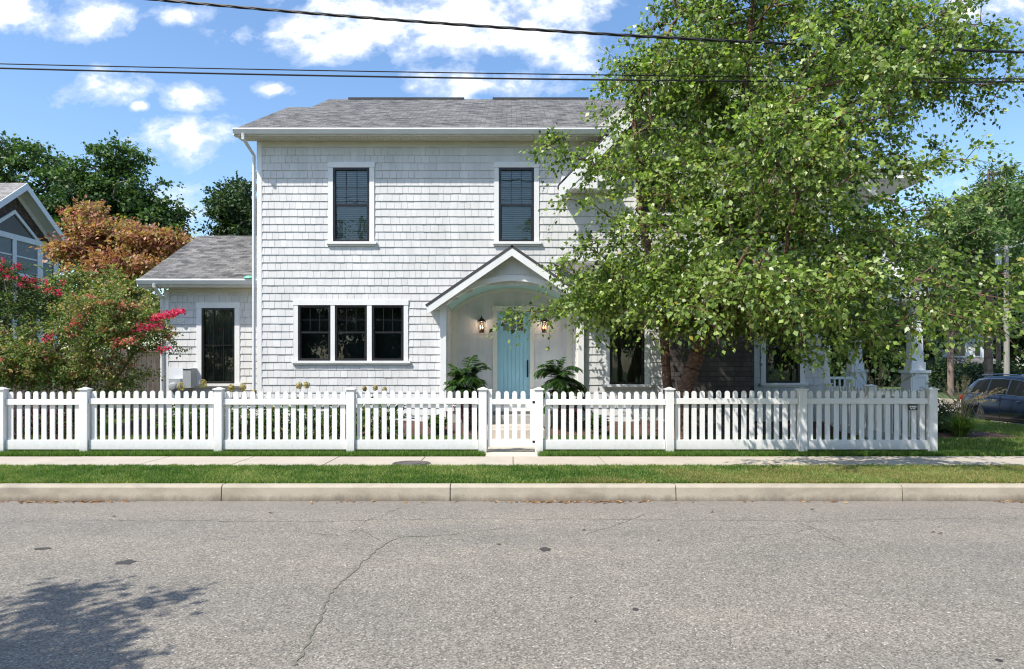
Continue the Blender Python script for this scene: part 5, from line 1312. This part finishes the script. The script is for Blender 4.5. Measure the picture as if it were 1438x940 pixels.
for yy, ww in ((RD + 2.08, .7), (RD + .78, 1.3), (RD - .78, 1.3), (RD - 2.08, .7)):
    mb = MB(); mb.box(xw + .031, xw + .035, yy - ww / 2, yy + ww / 2, zBt, zT - .2); wn = mb.build('window', M['dark'], nb_)
    mb = MB(); z = zBt
    while z < zT - .22: mb.box(xw + .036, xw + .040, yy - ww / 2 + .03, yy + ww / 2 - .03, z, z + .047); z += .052
    mb.build('blind', M['greyblind'], wn)
    mb = MB(); mb.box(xw + .036, xw + .06, yy - ww / 2, yy + ww / 2, (zBt + zT) / 2 - .12, (zBt + zT) / 2 - .06); mb.build('sash', M['white_paint'], wn)
mb = MB(); mb.box(-40, xw - .2, RD - hwN + .3, RD + hwN - .3, .2, eN); mb.build('body_wall', M['darkshake'], nb_)
# privacy fence
pf = root('privacy_fence', (-14, 22.6, .2), 'tall weathered wooden board fence behind the crepe myrtles', 'fence')
mb = MB()
for k in range(95): x = -24 + k * .155; mb.box(x, x + .148, 22.6 + random.uniform(0, .01), 22.62, .22, 2.35 + random.uniform(-.02, .02))
mb.build('boards', M['oldwood'], pf)
mb = MB(); mb.box(-24, -9.4, 22.63, 22.68, .6, .7); mb.box(-24, -9.4, 22.63, 22.68, 1.9, 2.0); mb.build('rail', M['oldwood'], pf)
# far right house
fh = root('far_house', (X_(1320, 60), 60, .1), 'distant pale grey house seen between the porch column and the slim pine', 'house')
xa, xb = X_(1255, 60), X_(1392, 60); zb2 = Z_(512, 60); mb = MB(); mb.box(xa, xb, 60, 68, 0, Z_(465, 60)); mb.build('wall', M['white_paint'], fh)
mb = MB(); slope(mb, [(xa - .5, 59.4, Z_(466, 60)), (xb + .5, 59.4, Z_(466, 60)), (xb + .5, 64, Z_(425, 60)), (xa - .5, 64, Z_(425, 60))]); slope(mb, [(xb + .5, 68.6, Z_(466, 60)), (xa - .5, 68.6, Z_(466, 60)), (xa - .5, 64, Z_(425, 60)), (xb + .5, 64, Z_(425, 60))]); mb.build('roof', M['roof'], fh)
mb = MB(); slope(mb, [(xa - .3, 58.2, Z_(511, 59)), (xb, 58.2, Z_(511, 59)), (xb, 60, Z_(502, 59)), (xa - .3, 60, Z_(502, 59))]); mb.build('porch_roof', M['roof'], fh)
for px in (1297, 1305, 1343, 1351, 1372):
    mb = MB(); mb.box(X_(px, 60) - .2, X_(px, 60) + .2, 59.93, 59.99, Z_(500, 60), Z_(484, 60)); wn = mb.build('window', M['carglass'], fh)
    mb = MB(); mb.box(X_(px, 60) - .26, X_(px, 60) + .26, 59.94, 59.985, Z_(501, 60), Z_(483, 60)); mb.build('frame', M['trim'], wn)
# utility pole and wires
up = root('utility_pole', (X_(1414, 38), 38, 0), 'pale wooden utility pole behind the parked car', 'utility pole')
mb = MB(); mb.tube([(X_(1414, 38), 38, -.1), (X_(1413, 38), 38, Z_(344, 38))], [.15, .11], 12); mb.build('pole', M['pole'], up)
mb = MB(); mb.bar((X_(1396, 38), 38, Z_(352, 38)), (X_(1440, 38), 38, Z_(342, 38)), .1, .1)
for px, py in ((1400, 348), (1413, 342), (1428, 341)): mb.lathe([(.04, 0), (.07, .05), (.05, .1), (.06, .15), (.02, .2)], (X_(px, 38), 38, Z_(py, 38)), 8)
mb.lathe([(.14, 0), (.16, .1), (.16, .5), (.1, .58)], (X_(1402, 38), 38, Z_(372, 38)), 10); mb.build('crossarm', M['grey_box'], up)
M['cable'] = simple('black_cable', (.012, .012, .013), .6)
def wire(pts, D, r, label, twist=False, extend=True):
    """catenary-like line through image points on the plane y = D"""
    P = [(X_(a, D), D, Z_(c, D)) for a, c in pts]
    xs_ = np.array([p[0] for p in P]); zs_ = np.array([p[2] for p in P]); cf_ = np.polyfit(xs_, zs_, 2 if len(P) > 2 else 1)
    X = np.arange(-19, 21.0, .22 if not twist else .08); mb = MB()
    if twist:
        for ph in (0, 2.1, 4.2):
            mb.tube([(x, D + r * 1.1 * math.cos(x * 5 + ph), np.polyval(cf_, x) + r * 1.1 * math.sin(x * 5 + ph)) for x in X], r, 5)
    else: mb.tube([(x, D, np.polyval(cf_, x)) for x in X], r, 6)
    o = mb.build('overhead_wire', M['cable'], loc=(0, D, P[0][2])); tag(o, label, 'wire', 'overhead wires crossing the view')
wire([(210, -1), (450, 19), (660, 37), (870, 50), (1150, 62), (1438, 74)], 12.7, .0135, 'thick twisted black cable bundle, the topmost and most slanted wire', True)
wire([(0, 90), (400, 98), (720, 104), (1438, 111)], 13.0, .010, 'thin black wire, the middle of the three overhead')
wire([(0, 96.5), (400, 104), (720, 112), (1438, 115)], 12.9, .015, 'lowest overhead wire, slightly thicker than the one just above it')
mb = MB()
for a, c, e in ((1200, 410, 1413), (1180, 430, 1413)):
    mb.tube([(X_(a, 30), 30, Z_(c - 5, 30)), (X_(1330, 35), 35, Z_(c - 38, 35)), (X_(1410, 38), 38, Z_(348, 38)), (X_(1500, 40), 40, Z_(335, 40))], .018, 5)
o = mb.build('service_wire', M['cable'], up)

# ---------------------------------------------------------------- car
cx0, cy0 = 14.85, 23.5; CLN = 4.75; car = root('parked_car', (cx0 + CLN / 2, cy0 + .93, 0.01), 'dark navy estate car parked at the right edge, rear toward the house', 'car')
# stations along length (from the rear): (x, half width, z bottom, z belt, belt width factor)
st_ = [(0, .70, .45, .88), (.06, .82, .34, .96), (.25, .89, .27, 1.0), (.7, .925, .24, 1.0), (1.5, .93, .22, .985), (2.4, .93, .22, .97), (3.3, .925, .23, .955), (3.9, .92, .25, .93), (4.4, .88, .30, .86), (4.66, .76, .36, .74), (4.75, .62, .42, .62)]
def ring(x, hw_, zb_, zt_):
    pr2 = [(-1, .12), (-1.0, .5), (-.985, .82), (-.93, 1.0), (-.6, 1.015), (0, 1.02), (.6, 1.015), (.93, 1.0), (.985, .82), (1.0, .5), (1, .12), (.9, 0), (0, 0), (-.9, 0)]
    return [(cx0 + x, cy0 + .93 + p[0] * hw_, zb_ + (zt_ - zb_) * p[1]) for p in pr2]
mb = MB(); rings = [ring(*s) for s in st_]; n = len(rings[0]); vs = [p for r_ in rings for p in r_]
fs = [(i * n + k, (i + 1) * n + k, (i + 1) * n + (k + 1) % n, i * n + (k + 1) % n) for i in range(len(rings) - 1) for k in range(n)] + [tuple(range(n)), tuple(range((len(rings)) * n - 1, (len(rings) - 1) * n - 1, -1))]
mb.idx(vs, fs); body = mb.build('body', M['navy'], car, smooth=True)
gh = [(.12, .70, 1.0, 1.02), (.30, .66, 1.0, 1.30), (.55, .62, 1.0, 1.46), (1.0, .62, .99, 1.525), (1.8, .63, .98, 1.54), (2.5, .62, .965, 1.50), (2.95, .60, .955, 1.36), (3.45, .64, .945, 1.05), (3.6, .66, .94, .96)]
def gring(x, tw, zb_, zt_): return [(cx0 + x, cy0 + .93 + sg * q, z) for sg, q, z in ((-1, .86, zb_ - .02), (-1, tw + .05, zt_ - .07), (-1, tw - .04, zt_ - .01), (-1, 0, zt_ + .01), (1, tw - .04, zt_ - .01), (1, tw + .05, zt_ - .07), (1, .86, zb_ - .02))]
mb = MB(); rings = [gring(*g_) for g_ in gh]; n = 7; vs = [p for r_ in rings for p in r_]
fs = [(i * n + k, (i + 1) * n + k, (i + 1) * n + k + 1, i * n + k + 1) for i in range(len(rings) - 1) for k in range(n - 1)] + [tuple(range(n)), tuple(range(len(rings) * n - 1, (len(rings) - 1) * n - 1, -1))]
mb.idx(vs, fs); mb.build('cabin', M['navy'], car, smooth=True)
def side(x, f):  # point on cabin side at length x, fraction f of the glass height
    i = max(k for k in range(len(gh)) if gh[k][0] <= x); j = min(i + 1, len(gh) - 1); t_ = (x - gh[i][0]) / max(1e-6, gh[j][0] - gh[i][0]); tw = gh[i][1] + (gh[j][1] - gh[i][1]) * t_; zt_ = gh[i][3] + (gh[j][3] - gh[i][3]) * t_; zb_ = gh[i][2] + (gh[j][2] - gh[i][2]) * t_
    a = (.86, zb_ - .02); c = (tw + .05, zt_ - .07); return (cx0 + x, cy0 + .93 - (a[0] + (c[0] - a[0]) * f) - .006, a[1] + (c[1] - a[1]) * f)
for a, c in ((.50, 1.2), (1.27, 2.02), (2.1, 3.15)):
    m_ = 10; mb = MB(); P1 = [side(a + (c - a) * k / m_ if not (a < .55 and k == 0) else a, .10) for k in range(m_ + 1)]; P2 = [side(min(c, max(a, a + (.16 if a < .55 else 0) * (1 - k / m_) + (c - a) * k / m_)), .93) for k in range(m_ + 1)]
    for k in range(m_): mb.face([P1[k], P1[k+1], P2[k+1], P2[k]])
    wn = mb.build('window', M['carglass'], car); mb = MB(); mb.tube([(p[0], p[1] - .004, p[2] - .012) for p in P1], .011, 5); mb.tube([(p[0], p[1] - .004, p[2] + .012) for p in P2], .009, 5); mb.tube([P1[0], P2[0]], .009, 5); mb.build('chrome_strip', M['chrome'], wn)
for sg in (-1, 1):
    mb = MB(); mb.tube([(cx0 + x, cy0 + .93 + sg * (.60), z) for x, z in ((.6, 1.49), (.7, 1.55), (1.6, 1.585), (2.4, 1.55), (2.55, 1.49))], .016, 6); mb.build('roof_rail', M['chrome'], car)
for xw_ in (.98, 3.75):
    for ysd in (cy0 - .0, cy0 + 1.86 - .22):
        mb = MB(); mb.lathe([(.22, 0), (.31, 0), (.335, .02), (.34, .06), (.34, .16), (.335, .2), (.31, .22), (.22, .22)], (cx0 + xw_, ysd - .005, .335), 28, 'y'); mb.lathe([(.01, .02), (.21, .03), (.215, .19), (.01, .2)], (cx0 + xw_, ysd, .335), 20, 'y'); wh = mb.build('wheel', M['tyre'], car, smooth=False)
        mb = MB(); mb.lathe([(.205, .03), (.225, -.004), (.23, .0), (.23, .03)], (cx0 + xw_, ysd - .008, .335), 24, 'y')
        for k in range(5):
            a = k * 1.2566; mb.bar((cx0 + xw_ + .03 * math.cos(a), ysd - .006, .335 + .03 * math.sin(a)), (cx0 + xw_ + .21 * math.cos(a), ysd - .006, .335 + .21 * math.sin(a)), .05, .02, up=(0, 1, 0))
        mb.build('rim', M['alloy'], wh)
for a, c in ((.035, .2), (1.66, 1.82)): mb = MB(); mb.box(cx0 + .045, cx0 + .26, cy0 + a, cy0 + c, .78, .93); mb.build('tail_light', M['redlens'], car, bevel=.02)
for a in (1.75, 2.65): mb = MB(); mb.bar((cx0 + a, cy0 - .02, .84), (cx0 + a + .16, cy0 - .02, .84), .02, .025); mb.build('handle', M['chrome'], car)
mb = MB()
for a in (1.02, 1.95, 3.1): mb.box(cx0 + a - .004, cx0 + a + .004, cy0 - .004, cy0 + .03, .32, .95)
mb.box(cx0 + 1.35, cx0 + 3.35, cy0 - .008, cy0 + .03, .26, .31); mb.build('door_seam', M['black'], car)
car.location = (14.0 + .93, 22.4 - CLN / 2, .01); car.rotation_euler = (0, 0, R(-90))
